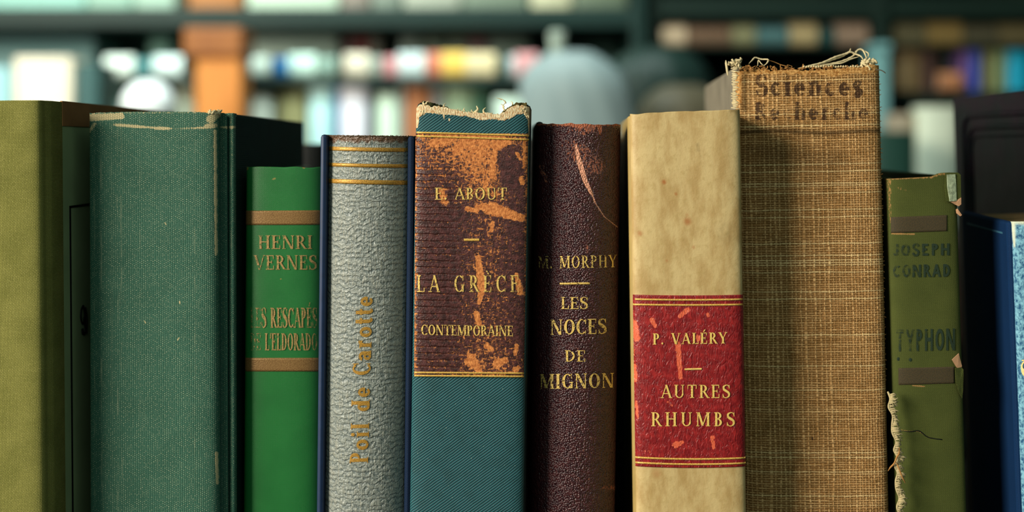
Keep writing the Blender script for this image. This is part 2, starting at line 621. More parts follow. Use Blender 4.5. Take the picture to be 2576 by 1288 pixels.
    def pages(self, mat, sq=0.0035, t=0.0028, off=0.0025):
        W = self.w / 2
        xs = np.linspace(-W - self.xl + t, W + self.xr - t, 40)
        fy = self.f(np.clip(xs, -W * .97, W * .97)) + off
        prof = [(x, y) for x, y in zip(xs, fy)] + [(x, self.depth - 0.004 + 0.002 * (1 - (x / W) ** 2) * -1) for x in xs[::-1]]
        m = len(prof)
        V = [(x, y, 0.003) for x, y in prof] + [(x, y, self.h - sq) for x, y in prof]
        F = [[i, (i + 1) % m, m + (i + 1) % m, m + i] for i in range(m)] + [list(range(m))[::-1], [m + i for i in range(m)]]
        uv = [(v[0] * 1000, v[2] * 1000) for v in V]
        return mesh('page_block', V, F, mat, self.e, uv, None, False)

    def place(self, px, py, off):
        x, z = self.loc(px, py)
        y = self.f(np.clip(x, -self.w * .497, self.w * .497)) - off
        return np.stack([x, y, z], -1)

    def lettering(self, name, txt, x0, x1, yt, yb, mat, off=0.00022, parent=None, slope=0.0, track=0.1, rot=None, label=None, fade=None, **kw):
        polys = text_polys(txt, track, **kw)
        n = [len(p) for p in polys]
        G = np.array([q for p in polys for q in p])
        if rot is None:
            px = x0 + G[:, 0] * (x1 - x0)
            py = yb - G[:, 1] * (yb - yt) + slope * G[:, 0]
        else:                       # reads upward: rot = (baseline x at start, at end, y start, y end, height)
            bx0, bx1, ys, ye, hh = rot
            px = bx0 + (bx1 - bx0) * G[:, 0] - G[:, 1] * hh
            py = ys + (ye - ys) * G[:, 0] + (bx1 - bx0) / (ye - ys) * -G[:, 1] * hh
        V = self.place(px, py, off)
        F, i = [], 0
        for m in n:
            F.append(list(range(i, i + m))); i += m
        # wind the faces towards the viewer
        FF = []
        for f in F:
            a = V[f]
            ar = 0
            for q in range(len(f)):
                x1_, z1_ = a[q][0], a[q][2]; x2_, z2_ = a[(q + 1) % len(f)][0], a[(q + 1) % len(f)][2]
                ar += x1_ * z2_ - x2_ * z1_
            FF.append(f if ar > 0 else f[::-1])
        uv = np.stack([V[:, 0] * 1000, V[:, 2] * 1000], -1)
        o = mesh(name, V, FF, mat, parent or self.e, uv, None if fade is None else {'fade': fade(px, py)}, False)
        if label: o['label'] = label
        return o

    def band(self, name, x0, x1, yt0, yt1, th, mat, off=0.0002, parent=None, sag=0.0, n=60, label=None):
        s = np.linspace(0, 1, n)
        px = x0 + (x1 - x0) * s
        pt = yt0 + (yt1 - yt0) * s + sag * 4 * s * (1 - s)
        m = max(2, int(th / 5) + 2)
        rows = [self.place(px, pt + th * (1 - r / (m - 1)), off) for r in range(m)]
        P = np.stack(rows, 0)
        uv = np.stack([P[..., 0] * 1000, P[..., 2] * 1000], -1)
        o = self.sheet(name, P, uv, {}, mat, 0.0001, parent)
        if label: o['label'] = label
        return o

    def patch(self, name, x0, x1, yt, yb, mat, off=0.0003, res=2.2, masks=None, shape=None, sag=(0, 0), label=None, ends=None):
        nx, ny = int((x1 - x0) / res) + 2, int((yb - yt) / res) + 2
        sx, sy = np.meshgrid(np.linspace(0, 1, nx), np.linspace(0, 1, ny))
        e = ends or (x0, x1)
        px = (x0 + (x1 - x0) * sx) * (1 - (1 - sy) * 0) + ((e[0] - x0) * (1 - sx) + (e[1] - x1) * sx) * (1 - sy)
        py = yb + (yt - yb) * sy + sag[0] * 4 * sx * (1 - sx) * sy + sag[1] * 4 * sx * (1 - sx) * (1 - sy)
        P = self.place(px, py, off)
        uv = np.stack([P[..., 0] * 1000, P[..., 2] * 1000], -1)
        at = {k: np.asarray(fn(px, py)).ravel() for k, fn in (masks or {}).items()}
        o = self.sheet(name, P, uv, at, mat, 0.0004)
        if label: o['label'] = label
        return o


# ------------------------------------------------------------------ materials
def pages_mat(name, a, b):
    M = Mat(name, 0.85, 0.1)
    u, v, _ = M.sep(M.uv())
    n = M.noise(M.comb(M.f('MULTIPLY', u, 3.0), M.f('MULTIPLY', v, 0.05)), 1.5, 4, 0.7)
    M.color(M.mix(M.step(n, 0.3, 0.7), a, b))
    M.bump(n, 0.0003, 0.8)
    return M.m


def gold_mat(name, c, c2, wear=0.5, scale=1.1, rough=0.38, metal=0.55, soft=0.12, sx=1.0, sy=1.0):
    """stamped foil, rubbed away in places"""
    M = Mat(name, rough, 0.5)
    uv = M.uv()
    n = M.noise(M.scl(uv, sx, sy), scale, 4, 0.65)
    n = M.f('ADD', n, M.f('MULTIPLY', M.attr('fade'), 0.5))
    n2 = M.noise(uv, 3.0, 2)
    M.color(M.mix(M.step(n2, 0.3, 0.7), c, c2))
    M.b.inputs['Metallic'].default_value = metal
    M.put(M.b.inputs['Alpha'], M.f('SUBTRACT', 1.0, M.step(n, wear, wear + soft)))
    M.bump(n2, 0.0001, 0.7)
    return M.m


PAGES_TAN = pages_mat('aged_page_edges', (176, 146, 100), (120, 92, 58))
PAGES_DARK = pages_mat('dark_page_edges', (52, 48, 38), (24, 22, 18))
PAGES_GREY = pages_mat('greyed_page_edges', (150, 140, 120), (98, 90, 76))
FIBRE = flat_mat('frayed_fibre', (232, 214, 168), 0.9, 0.1, 0.25, 400)
FIBRE_TAN = flat_mat('tan_fibre', (196, 142, 82), 0.9, 0.1, 0.35, 400)
GOLD = gold_mat('bright_gilt', (250, 222, 132), (226, 180, 84), 0.60, metal=0.15)
GOLD_WORN = gold_mat('rubbed_gilt', (246, 216, 128), (224, 176, 84), 0.53, 1.3, soft=0.08, metal=0.15)
GOLD_RULE = gold_mat('gilt_rules', (246, 206, 110), (206, 150, 60), 0.60, 1.6, metal=0.2)
GOLD_DULL = gold_mat('dull_gilt', (150, 116, 68), (118, 84, 44), 0.60, 0.5, 0.5, 0.35, 0.25)
GOLD_OLD = gold_mat('ochre_gilt', (196, 150, 62), (150, 108, 40), 0.57, 1.6, 0.45, 0.35, 0.15)


def vary(M, uv, base, alt, scale, lo=0.35, hi=0.7, d=3):
    return M.mix(M.step(M.noise(uv, scale, d), lo, hi), base, alt)


OLIVE = cloth_mat('olive_book_cloth', (172, 166, 92), (92, 96, 38), (214, 204, 130), (190, 160, 100), 0.42, 0.40, 0.35, 0.00018, fleck_amt=0.6, rough=0.9, spec=0.12)
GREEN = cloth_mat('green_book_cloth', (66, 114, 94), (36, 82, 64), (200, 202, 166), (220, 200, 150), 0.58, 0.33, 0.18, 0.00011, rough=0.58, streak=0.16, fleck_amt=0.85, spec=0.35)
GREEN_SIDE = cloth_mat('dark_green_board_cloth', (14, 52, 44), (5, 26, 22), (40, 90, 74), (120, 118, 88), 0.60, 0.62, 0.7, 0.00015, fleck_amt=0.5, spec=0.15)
EMERALD = cloth_mat('emerald_book_cloth', (36, 118, 54), (16, 90, 38), (74, 146, 86), (150, 132, 70), 0.30, 0.30, 0.6, 0.000018, rough=0.42, fleck_amt=0.12, spec=0.4)
MOSS = cloth_mat('moss_book_cloth', (84, 90, 42), (56, 64, 28), (106, 112, 60), (176, 130, 80), 0.30, 0.36, 0.55, 0.00006, fleck_amt=0.25, rough=0.85, spec=0.15)
NAVY_CLOTH = cloth_mat('navy_board_cloth', (6, 34, 66), (3, 24, 50), (16, 56, 96), (120, 130, 150), 0.35, 0.35, 0.7, 0.00006, fleck_amt=0.3, spec=0.25)


def make_grey():
    M = Mat('grey_embossed_cloth', 0.40, 0.75)
    u, v, _ = M.sep(M.uv())
    uv = M.comb(u, v)
    rib = M.f('MULTIPLY_ADD', M.f('SINE', M.f('ADD', M.f('MULTIPLY', u, 2 * math.pi / 0.46), M.f('MULTIPLY', M.noise(uv, 0.7, 2), 3.0))), 0.5, 0.5)
    # short wavy ridges of the embossed grain
    wob = M.noise(M.scl(uv, 1.0, 0.8), 0.42, 2, 0.5)
    ph = M.f('ADD', M.f('MULTIPLY', v, 2 * math.pi / 1.75), M.f('MULTIPLY', wob, 15.0))
    wave = M.f('MULTIPLY_ADD', M.f('SINE', ph), 0.5, 0.5)
    lump = M.noise(M.scl(uv, 0.85, 1.0), 0.95, 2, 0.5)
    H = M.f('ADD', M.f('MULTIPLY', M.step(wave, 0.0, 0.5), 0.45), M.f('MULTIPLY', lump, 1.5))
    gap = M.step(M.noise(M.scl(uv, 3.2, 0.22), 1.0, 3), 0.40, 0.62)
    rg = M.f('MULTIPLY', rib, gap)
    Hr = M.f('ADD', H, M.f('MULTIPLY', rg, 0.22))
    c = M.mix(M.step(H, 0.5, 1.5), (104, 114, 112), (140, 146, 138))
    c = M.mix(M.f('MULTIPLY', M.step(rg, 0.6, 1.0), 0.45), c, (204, 192, 164))
    w = M.attr('wear')
    wn = M.noise(M.scl(uv, 2.2, 0.5), 1.5, 4, 0.6)
    wf = M.step(M.f('ADD', w, M.f('SUBTRACT', wn, 0.5)), 0.45, 0.7)
    c = M.mix(M.f('MULTIPLY', wf, M.step(w, 0.02, 0.1)), c, (94, 66, 44))
    c = M.mix(M.attr('red'), c, (150, 44, 20))
    M.color(c)
    M.bump(Hr, 0.00036, 1.0)
    return M.m


def make_twill():
    M = Mat('teal_twill_cloth', 0.6, 0.35)
    u, v, _ = M.sep(M.uv())
    uv = M.comb(u, v)
    d = M.f('ADD', M.f('MULTIPLY', u, -0.60), M.f('MULTIPLY', v, 0.80))
    al = M.f('ADD', M.f('MULTIPLY', u, 0.80), M.f('MULTIPLY', v, 0.60))
    d = M.f('ADD', d, M.f('MULTIPLY', M.noise(uv, 0.35, 2), 0.25))
    fr = M.f('FRACT', M.f('DIVIDE', d, 0.70))
    line = M.f('MULTIPLY', M.f('MULTIPLY', fr, M.f('SUBTRACT', 1.0, fr)), 4.0)
    bead = M.f('MULTIPLY_ADD', M.f('SINE', M.f('MULTIPLY', al, 2 * math.pi / 0.42)), 0.10, 0.90)
    h = M.f('MULTIPLY', line, bead)
    c = M.mix(M.step(h, 0.15, 0.85), (6, 46, 56), (38, 96, 102))
    c = M.mix(M.f('MULTIPLY', M.step(M.noise(uv, 0.22, 3), 0.4, 0.75), 0.4), c, (14, 58, 60))
    c = M.mix(M.f('MULTIPLY', M.step(M.noise(uv, 1.9, 2), 0.70, 0.76), 0.7), c, (150, 170, 150))
    w = M.attr('wear')
    wn = M.noise(M.scl(uv, 1.9, 0.7), 0.9, 4, 0.7)
    wf = M.step(M.f('ADD', w, M.f('MULTIPLY', M.f('SUBTRACT', wn, 0.5), 0.9)), 0.48, 0.56)
    fib = M.noise(M.scl(uv, 2.6, 0.7), 1.4, 3, 0.6)
    fc = M.mix(M.step(fib, 0.35, 0.65), (186, 134, 78), (248, 236, 196))
    c = M.mix(wf, c, fc)
    M.color(c)
    M.bump(M.f('ADD', M.f('MULTIPLY', h, M.f('SUBTRACT', 1.0, wf)), M.f('MULTIPLY', wf, M.f('MULTIPLY', fib, 2.6))), 0.00016, 1.0)
    return M.m


def make_brown_label():
    M = Mat('rubbed_brown_leather', 0.36, 0.5)
    u, v, _ = M.sep(M.uv())
    uv = M.comb(u, v)
    w = M.attr('wear')
    wob = M.noise(M.scl(uv, 0.4, 0.4), 0.8, 2)
    rid = M.f('MULTIPLY_ADD', M.f('SINE', M.f('ADD', M.f('MULTIPLY', v, 2 * math.pi / 2.0), M.f('MULTIPLY', wob, 2.4))), 0.5, 0.5)
    rid = M.step(rid, 0.0, 0.45)
    rmask = M.attr('ridge')
    n1 = M.noise(M.scl(uv, 1.5, 0.62), 1.0, 6, 0.68, 0.7)
    n2 = M.noise(M.scl(uv, 0.6, 1.7), 1.0, 6, 0.68, 0.5)
    nn = M.f('MAXIMUM', n1, n2)
    sig = M.f('ADD', nn, M.f('MULTIPLY', w, 0.46))
    sig = M.f('ADD', sig, M.f('MULTIPLY', M.f('MULTIPLY', M.f('SUBTRACT', 0.5, rid), rmask), 0.07))
    fac = M.step(sig, 0.685, 0.720)
    lea = M.mix(M.step(M.noise(uv, 0.7, 4), 0.35, 0.7), (54, 28, 26), (92, 50, 48))
    ora = M.mix(M.step(M.noise(uv, 1.1, 4), 0.3, 0.7), (168, 92, 38), (226, 144, 76))
    M.color(M.mix(fac, lea, ora))
    M.put(M.b.inputs['Roughness'], M.f('MULTIPLY_ADD', fac, 0.40, 0.36))
    fine = M.noise(uv, 2.0, 3)
    H = M.f('ADD', M.f('MULTIPLY', rid, M.f('MULTIPLY', rmask, 0.75)), M.f('ADD', M.f('MULTIPLY', fine, 0.7), M.f('MULTIPLY', fac, -0.35)))
    M.bump(H, 0.00028, 1.0)
    return M.m


def make_pebble():
    M = Mat('aubergine_pebbled_leather', 0.36, 0.6)
    u, v, _ = M.sep(M.uv())
    uv = M.comb(u, v)
    vo = M.voro(uv, 1.85)
    peb = M.f('SUBTRACT', 1.0, M.f('MULTIPLY', vo, M.f('MULTIPLY', vo, 1.6)))
    n = M.noise(uv, 0.6, 4, 0.6)
    w = M.attr('wear')
    sc = M.attr('scratch')
    wn = M.noise(M.scl(uv, 1.5, 0.8), 1.0, 5, 0.7)
    wf = M.step(M.f('ADD', M.f('MULTIPLY', w, 0.85), M.f('ADD', M.f('MULTIPLY', M.f('SUBTRACT', wn, 0.5), 1.3), M.f('MULTIPLY', peb, 0.15))), 0.52, 0.70)
    wf = M.f('MULTIPLY', wf, M.step(w, 0.02, 0.1))
    spk = M.f('MULTIPLY', M.step(wn, 0.64, 0.69), 0.75)
    wf = M.f('MAXIMUM', wf, spk)
    sf = M.step(M.f('ADD', sc, M.f('MULTIPLY', M.f('SUBTRACT', M.noise(M.scl(uv, 3.0, 0.6), 2.0, 3), 0.5), 0.7)), 0.40, 0.60)
    sf = M.f('MULTIPLY', sf, M.step(sc, 0.02, 0.12))
    c = M.mix(M.step(n, 0.35, 0.7), (48, 20, 26), (74, 34, 36))
    c = M.mix(wf, c, (166, 88, 54))
    c = M.mix(sf, c, (216, 150, 120))
    M.color(c)
    M.put(M.b.inputs['Roughness'], M.f('MULTIPLY_ADD', M.f('MAXIMUM', wf, sf), 0.35, 0.32))
    M.bump(M.f('ADD', peb, M.f('MULTIPLY', M.f('MAXIMUM', wf, sf), -0.4)), 0.00021, 1.0)
    return M.m


def make_vellum():
    M = Mat('cream_vellum', 0.5, 0.35)
    u, v, _ = M.sep(M.uv())
    uv = M.comb(u, v)
    a = M.noise(M.scl(uv, 0.28, 0.10), 0.8, 4, 0.6)
    b = M.noise(uv, 0.45, 5, 0.65)
    c = M.mix(M.step(a, 0.35, 0.7), (198, 174, 122), (172, 142, 90))
    c = M.mix(M.f('MULTIPLY', M.step(b, 0.50, 0.72), 0.45), c, (164, 138, 82))
    dk = M.step(M.noise(M.scl(uv, 0.8, 0.5), 0.9, 4, 0.7), 0.70, 0.80)
    c = M.mix(M.f('MULTIPLY', dk, 0.35), c, (120, 104, 60))
    s = M.attr('wear')
    c = M.mix(s, c, (158, 92, 40))
    g = M.attr('grime')
    c = M.mix(M.f('MULTIPLY', g, 0.75), c, (92, 74, 36))
    M.color(c)
    M.bump(M.f('ADD', b, M.f('MULTIPLY', M.noise(uv, 2.2, 3), 0.25)), 0.00022, 0.5)
    return M.m


def make_red_label():
    M = Mat('red_grained_leather', 0.40, 0.5)
    u, v, _ = M.sep(M.uv())
    uv = M.comb(u, v)
    n = M.noise(M.scl(uv, 1.15, 0.45), 0.80, 2, 0.5, 0.8)
    rd = M.step(M.f('ABSOLUTE', M.f('SUBTRACT', n, 0.5)), 0.0, 0.11)
    n2 = M.noise(M.scl(uv, 1.6, 0.6), 1.2, 2, 0.5)
    w = M.attr('wear')
    wf = M.step(M.f('ADD', w, M.f('MULTIPLY', M.f('SUBTRACT', M.noise(M.scl(uv, 1.4, 0.8), 0.9, 5, 0.65), 0.5), 1.2)), 0.45, 0.62)
    wf = M.f('MULTIPLY', wf, M.step(w, 0.02, 0.12))
    c = M.mix(M.step(M.noise(uv, 0.5, 4), 0.35, 0.7), (124, 20, 24), (158, 36, 36))
    c = M.mix(M.f('MULTIPLY', M.f('SUBTRACT', 1.0, rd), 0.30), c, (92, 10, 16))
    c = M.mix(M.f('MULTIPLY', wf, 0.85), c, (226, 104, 70))
    M.color(c)
    M.bump(M.f('ADD', M.f('MULTIPLY', rd, 0.35), M.f('ADD', M.f('MULTIPLY', n2, 0.5), n)), 0.00024, 0.75)
    return M.m


def make_burlap():
    M = Mat('open_weave_burlap', 0.88, 0.12)
    u, v, _ = M.sep(M.uv())
    uv = M.comb(u, v)
    wu = M.f('MULTIPLY', M.f('SUBTRACT', M.noise(M.scl(uv, 1.0, 0.12), 0.55, 3), 0.5), 1.3)
    wv = M.f('MULTIPLY', M.f('SUBTRACT', M.noise(M.scl(uv, 0.10, 0.6), 1.0, 3), 0.5), 1.0)
    wv2 = M.f('MULTIPLY', M.f('SUBTRACT', M.noise(uv, 1.1, 2), 0.5), 0.35)
    a = M.f('ADD', M.f('ADD', M.f('DIVIDE', u, 1.50), M.f('MULTIPLY', M.f('MAXIMUM', M.f('SUBTRACT', u, 6.0), 0.0), 0.36)), wu)
    b = M.f('ADD', M.f('DIVIDE', v, 0.76), M.f('ADD', wv, wv2))
    iu, iv = M.f('FLOOR', a), M.f('FLOOR', b)
    fu, fv = M.f('FRACT', a), M.f('FRACT', b)
    ru, rv = M.white(M.comb(iu, 7.0)), M.white(M.comb(iv, 3.0))
    rc = M.white(M.comb(iu, iv))
    fq = M.f('MULTIPLY', M.f('MULTIPLY', fu, M.f('SUBTRACT', 1.0, fu)), 4.0)
    fr = M.f('MULTIPLY', M.f('MULTIPLY', fv, M.f('SUBTRACT', 1.0, fv)), 4.0)
    # thread widths differ from row to row
    warp = M.step(M.f('ADD', fq, M.f('MULTIPLY', ru, 0.16)), 0.80, 1.10)
    weft = M.step(M.f('ADD', fr, M.f('MULTIPLY', rv, 0.22)), 0.66, 1.14)
    par = M.f('FLOORED_MODULO', M.f('ADD', iu, iv), 2.0)
    wl = M.f('MULTIPLY', warp, M.f('MULTIPLY_ADD', M.f('SUBTRACT', 1.0, par), 0.34, 0.34))
    wf = M.f('MULTIPLY', weft, M.f('MULTIPLY_ADD', par, 0.52, 0.46))
    h = M.f('MAXIMUM', wl, wf)
    twist = M.noise(M.scl(uv, 1.2, 5.0), 1.1, 3, 0.6)
    th = M.mix(rc, (192, 146, 92), (228, 184, 126))
    th = M.mix(M.f('MULTIPLY', M.step(rv, 0.82, 0.90), 0.55), th, (246, 218, 160))
    th = M.mix(M.f('MULTIPLY', M.step(twist, 0.4, 0.7), 0.25), th, (150, 106, 58))
    gap = M.mix(M.step(M.noise(uv, 0.25, 3), 0.35, 0.65), (120, 84, 42), (146, 104, 58))
    c = M.mix(M.step(h, 0.15, 0.65), gap, th)
    big = M.noise(M.scl(uv, 0.7, 0.5), 0.16, 4, 0.6)
    c = M.mix(M.f('MULTIPLY', M.step(big, 0.42, 0.7), 0.22), c, (110, 78, 38))
    ink = M.attr('ink')
    inkn = M.step(M.f('ADD', ink, M.f('MULTIPLY', M.f('SUBTRACT', M.noise(uv, 1.3, 3), 0.5), 0.9)), 0.30, 0.75)
    c = M.mix(M.f('MULTIPLY', M.f('MULTIPLY', inkn, M.step(ink, 0.02, 0.1)), 0.86), c, (44, 26, 24))
    st = M.attr('shade_and_stain')
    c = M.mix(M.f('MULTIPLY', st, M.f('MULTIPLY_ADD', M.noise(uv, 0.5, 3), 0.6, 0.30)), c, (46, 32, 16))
    w = M.attr('wear')
    wn = M.noise(M.scl(uv, 0.9, 0.9), 0.9, 4, 0.65)
    wfac = M.step(M.f('ADD', w, M.f('MULTIPLY', M.f('SUBTRACT', wn, 0.5), 0.6)), 0.45, 0.60)
    bc = M.mix(M.step(M.noise(uv, 1.2, 4), 0.35, 0.65), (150, 100, 48), (206, 160, 98))
    c = M.mix(wfac, c, bc)
    M.color(c)
    hh = M.f('MULTIPLY', M.f('ADD', h, M.f('MULTIPLY', twist, 0.18)), M.f('SUBTRACT', 1.0, M.f('MULTIPLY', wfac, 0.7)))
    M.bump(hh, 0.00036, 1.0)
    return M.m


def make_blue_spine():
    M = Mat('rubbed_blue_cloth', 0.7, 0.3)
    u, v, _ = M.sep(M.uv())
    uv = M.comb(u, v)
    n = M.noise(M.scl(uv, 1.0, 0.7), 0.9, 5, 0.65)
    c = M.mix(M.step(n, 0.35, 0.62), (20, 78, 120), (128, 184, 205))
    w = M.attr('wear')
    c = M.mix(w, c, (208, 214, 190))
    M.color(c)
    M.bump(n, 0.0004, 1.0)
    return M.m


GREY = make_grey(); TWILL = make_twill(); BROWN = make_brown_label(); PEBBLE = make_pebble()
VELLUM = make_vellum(); RED = make_red_label(); BURLAP = make_burlap(); BLUE = make_blue_spine()
NAVY_EDGE = flat_mat('navy_board_edge', (30, 54, 92), 0.5, 0.4, 0.3, 300)
TEAL_BOARD = flat_mat('dark_teal_board', (10, 42, 46), 0.45, 0.45, 0.4, 200)
BLACK_BOARD = flat_mat('black_brown_board', (26, 16, 16), 0.5, 0.4, 0.3, 200)
VELLUM_BOARD = flat_mat('yellowed_vellum_board', (190, 162, 96), 0.55, 0.3, 0.25, 120)
GREY_BOARD = flat_mat('greyish_linen_board', (146, 138, 120), 0.85, 0.15, 0.3, 90, 0.0006)
OLIVE_BOARD = flat_mat('faded_sage_paper', (182, 206, 150), 0.85, 0.12, 0.2, 70)
TAN_PAPER = flat_mat('tan_edging_paper', (186, 132, 82), 0.8, 0.15, 0.25, 120)
INK = flat_mat('black_stamping', (10, 14, 10), 0.6, 0.3, 0.1, 100)
MOSS_INK = gold_mat('dark_green_stamping', (14, 34, 20), (24, 46, 22), 0.62, 0.6, 0.8, 0.0, 0.30)
MOSS_BOX = gold_mat('brown_stamped_block', (66, 52, 24), (48, 42, 22), 0.60, 0.5, 0.8, 0.0, 0.35)
TORN = flat_mat('torn_pinkish_board', (214, 164, 124), 0.9, 0.1, 0.3, 300)
STRIP = flat_mat('whitish_rubbed_strip', (214, 230, 190), 0.85, 0.15, 0.65, 900, 0.0003)


# ------------------------------------------------------------------ the setting
def slab(name, x0, x1, y0, y1, z0, z1, mat, parent=None, bev=0.002):
    V, F = bevel_box(x0, x1, y0, y1, z0, z1, bev)
    return mesh(name, V, F, mat, parent, None, None, False)


def wood_mat(name, a, b, sx=2, sy=2, sz=30):
    M = Mat(name, 0.55, 0.35)
    n = M.noise(M.scl(M.obj(), sx, sy, sz), 3.0, 5, 0.6, 0.5)
    M.color(M.mix(M.step(n, 0.35, 0.7), a, b))
    M.bump(n, 0.001, 0.3)
    return M.m


FLOORM = wood_mat('floor_boards', (92, 74, 54), (62, 48, 34), 12, 1, 1)
WALLM = flat_mat('painted_plaster', (120, 138, 126), 0.9, 0.1, 0.1, 3)
tag(slab('floor', -3.2, 3.2, -2.2, 2.5, -0.06, 0.0, FLOORM), kind='structure')
tag(slab('wall_back', -3.2, 3.2, 2.4, 2.5, 0.0, 2.8, WALLM), kind='structure')

TABLE = wood_mat('dark_table_wood', (52, 36, 24), (34, 22, 14), 1, 30, 30)


def table(name, label, x0, x1, y0, y1, zt):
    e = empty(name, Matrix.Translation(((x0 + x1) / 2, (y0 + y1) / 2, 0)))
    hx, hy = (x1 - x0) / 2, (y1 - y0) / 2
    slab('tabletop', -hx, hx, -hy, hy, zt - 0.03, zt, TABLE, e)
    for sx in (-1, 1):
        for sy in (-1, 1):
            cx, cy = sx * (hx - 0.04), sy * (hy - 0.04)
            slab('leg', cx - 0.025, cx + 0.025, cy - 0.025, cy + 0.025, 0, zt - 0.03, TABLE, e)
    slab('apron', -hx + 0.05, hx - 0.05, -hy + 0.02, -hy + 0.04, zt - 0.11, zt - 0.03, TABLE, e)
    slab('apron', -hx + 0.05, hx - 0.05, hy - 0.04, hy - 0.02, zt - 0.11, zt - 0.03, TABLE, e)
    tag(e, label, 'table')
    return e


table('display_table', 'dark wooden table carrying the row of old books', -0.50, 0.50, -0.06, 0.34, ZT)

# ------------------------------------------------------------------ front row, left to right
def no(px, py):
    return np.zeros(np.broadcast(px, py).shape)


# 1 olive cloth book, partly out of the frame
b = Book('old_book', 'olive green cloth book with tan edging strip, leftmost of the front row', -150, 100, 253, -0.006, 0.0035, 5, lean=-0.5, xl=8, xr=8, depth=0.135)
BOOKS['olive'] = b
b.spine(OLIVE, 3.5, ext_r=[(0.0005, b.b + 0.0012), (0.0010, b.b + 0.0026), (0.0011, b.b + 0.0100)], ext_l=[(0.0005, b.b + 0.0012), (0.0010, b.b + 0.0026), (0.0011, b.b + 0.0100)],
        masks={'wear': lambda px, py: capsule(px, py, -50, 252, 100, 252, 7, 7, 1.0) * 0.35})
b.boards(OLIVE_BOARD, 0.0028, y0=b.b + 0.0020)
b.pages(PAGES_TAN, off=0.004)
xo = b.w / 2 + b.xr


def side(px, py):
    """(y, z) in the book's frame of a photo point on its right-hand cover"""
    xw = b.Mn[0, 3] + xo * b.Mn[0, 0] + 0.16 * b.Mn[0, 2]
    yw = D * (xw / ((px - CXP) * S) - 1)
    return yw + 0.006, ZC + (CYP - py) * S * (D + yw) / D - b.Mn[2, 3]


y_t, _ = side(157, 300)
slab('tan_edging', xo - 0.0004, xo + 0.00035, y_t, b.depth - 0.0005, side(160, 318)[1], b.h + 0.0003, TAN_PAPER, b.e, 0.0001)['label'] = 'tan paper edging strip along the cover top'
# black ruled frame and a corner flourish stamped on the cover
y_in, z_in = side(174.5, 519)
V, F = join([bevel_box(xo, xo + 0.0002, y_in, y_in + 0.0010, 0.02, z_in, 0), bevel_box(xo, xo + 0.0002, y_in, b.depth - 0.012, z_in - 0.0007, z_in, 0)])
mesh('ruled_frame', V, F, INK, b.e, None, None, False)
fl = []
for pts, r in (([(206, 770), (201, 782), (200, 800), (204, 815), (209, 806), (209, 785), (206, 770)], 0.0004),
               ([(207, 800), (210, 820), (209, 838), (204, 840), (203, 828)], 0.0005),
               ([(211, 775), (214, 800), (213, 840)], 0.0005)):
    P = []
    for q in pts:
        y_, z_ = side(*q)
        P.append((xo + 0.0001, y_, z_))
    fl.append(tube(spline(P, 30), r, 5))
V, F = join(fl)
mesh('corner_flourish', V, F, INK, b.e)

# 2 big green cloth book
b = Book('old_book', 'big dark green cloth book with a frayed top fold, second from the left', 218, 546, 284, 0.008, 0.0040, 4.5, lean=-0.15, xl=2, xr=36, depth=0.128)
BOOKS['green'] = b
beads = [(541, 330, 544, 640), (545, 1140, 547, 1215)]
def green_wear(px, py):
    w = no(px, py)
    w = np.maximum(w, 0.95 * capsule(px, py, 228, 296, 305, 292, 9, 8, 0.6))
    w = np.maximum(w, 0.62 * capsule(px, py, 225, 330, 238, 312, 6, 6, 0.8))
    line = 313 + 10 * np.clip((px - 280) / 120, 0, 1) - 3 * np.clip((px - 470) / 60, 0, 1)
    w = np.maximum(w, (0.85 * np.exp(-((py - line) / 5.0) ** 2)) * (px > 285) * (0.45 + 0.75 * vnoise(px / 34, px * 0, 3)))
    w = np.maximum(w, 0.55 * capsule(px, py, 230, 284, 560, 283, 2.5, 2.5, 1.2))
    for q in beads:
        w = np.maximum(w, 0.98 * capsule(px, py, *q, 4.6, 4.0, 1.0) * (0.62 + 0.6 * vnoise(py / 9, py * 0, 5)))
    w = np.maximum(w, 0.9 * capsule(px, py, 530, 300, 546, 288, 12, 10, 0.7))
    w = np.maximum(w, 0.75 * capsule(px, py, 520, 318, 542, 316, 8, 7, 0.8))
    w = np.maximum(w, 0.5 * capsule(px, py, 582, 300, 584, 400, 2.5, 2, 1.2))
    for q in ((452, 758, 452, 764), (366, 812, 362, 806), (415, 560, 418, 565), (447, 855, 450, 850)):
        w = np.maximum(w, 0.8 * capsule(px, py, *q, 2.0, 2.0, 0.8))
    return w
b.spine(GREEN, 2.2, ext_r=[(0.0008, b.b + 0.0014), (0.0020, b.b + 0.0016), (0.0034, b.b + 0.0004), (0.0042, b.b + 0.0006), (0.0044, b.b + 0.0020)],
        masks={'wear': green_wear}, ztop=lambda X: b.h + 0.00025 * (vnoise(X * 1500, X * 0, 4) - 0.5) + 0.0004 * np.clip(np.sin((X + b.w / 2) / b.w * 3.1), 0, 1))
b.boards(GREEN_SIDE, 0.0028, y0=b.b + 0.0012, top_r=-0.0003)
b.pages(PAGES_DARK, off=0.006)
tf = []
for i in range(46):
    p0 = b.place(np.array([526 + i * 1.15]), np.array([286.0 + random.uniform(-1, 2)]), 0.0)[0]
    pts = [p0, p0 + np.array([random.uniform(-.0003, .0004), random.uniform(0, .0008), random.uniform(.0003, .0009)]), p0 + np.array([random.uniform(-.0007, .0009), random.uniform(0, .0012), random.uniform(.0005, .0013)])]
    tf.append(tube(spline(pts, 6), [0.0004, .0004, .00036, .0003, .00024, .00018, .0001][:len(spline(pts, 6))], 5))
V, F = join(tf)
mesh('frayed_corner', V, F, FIBRE, b.e)

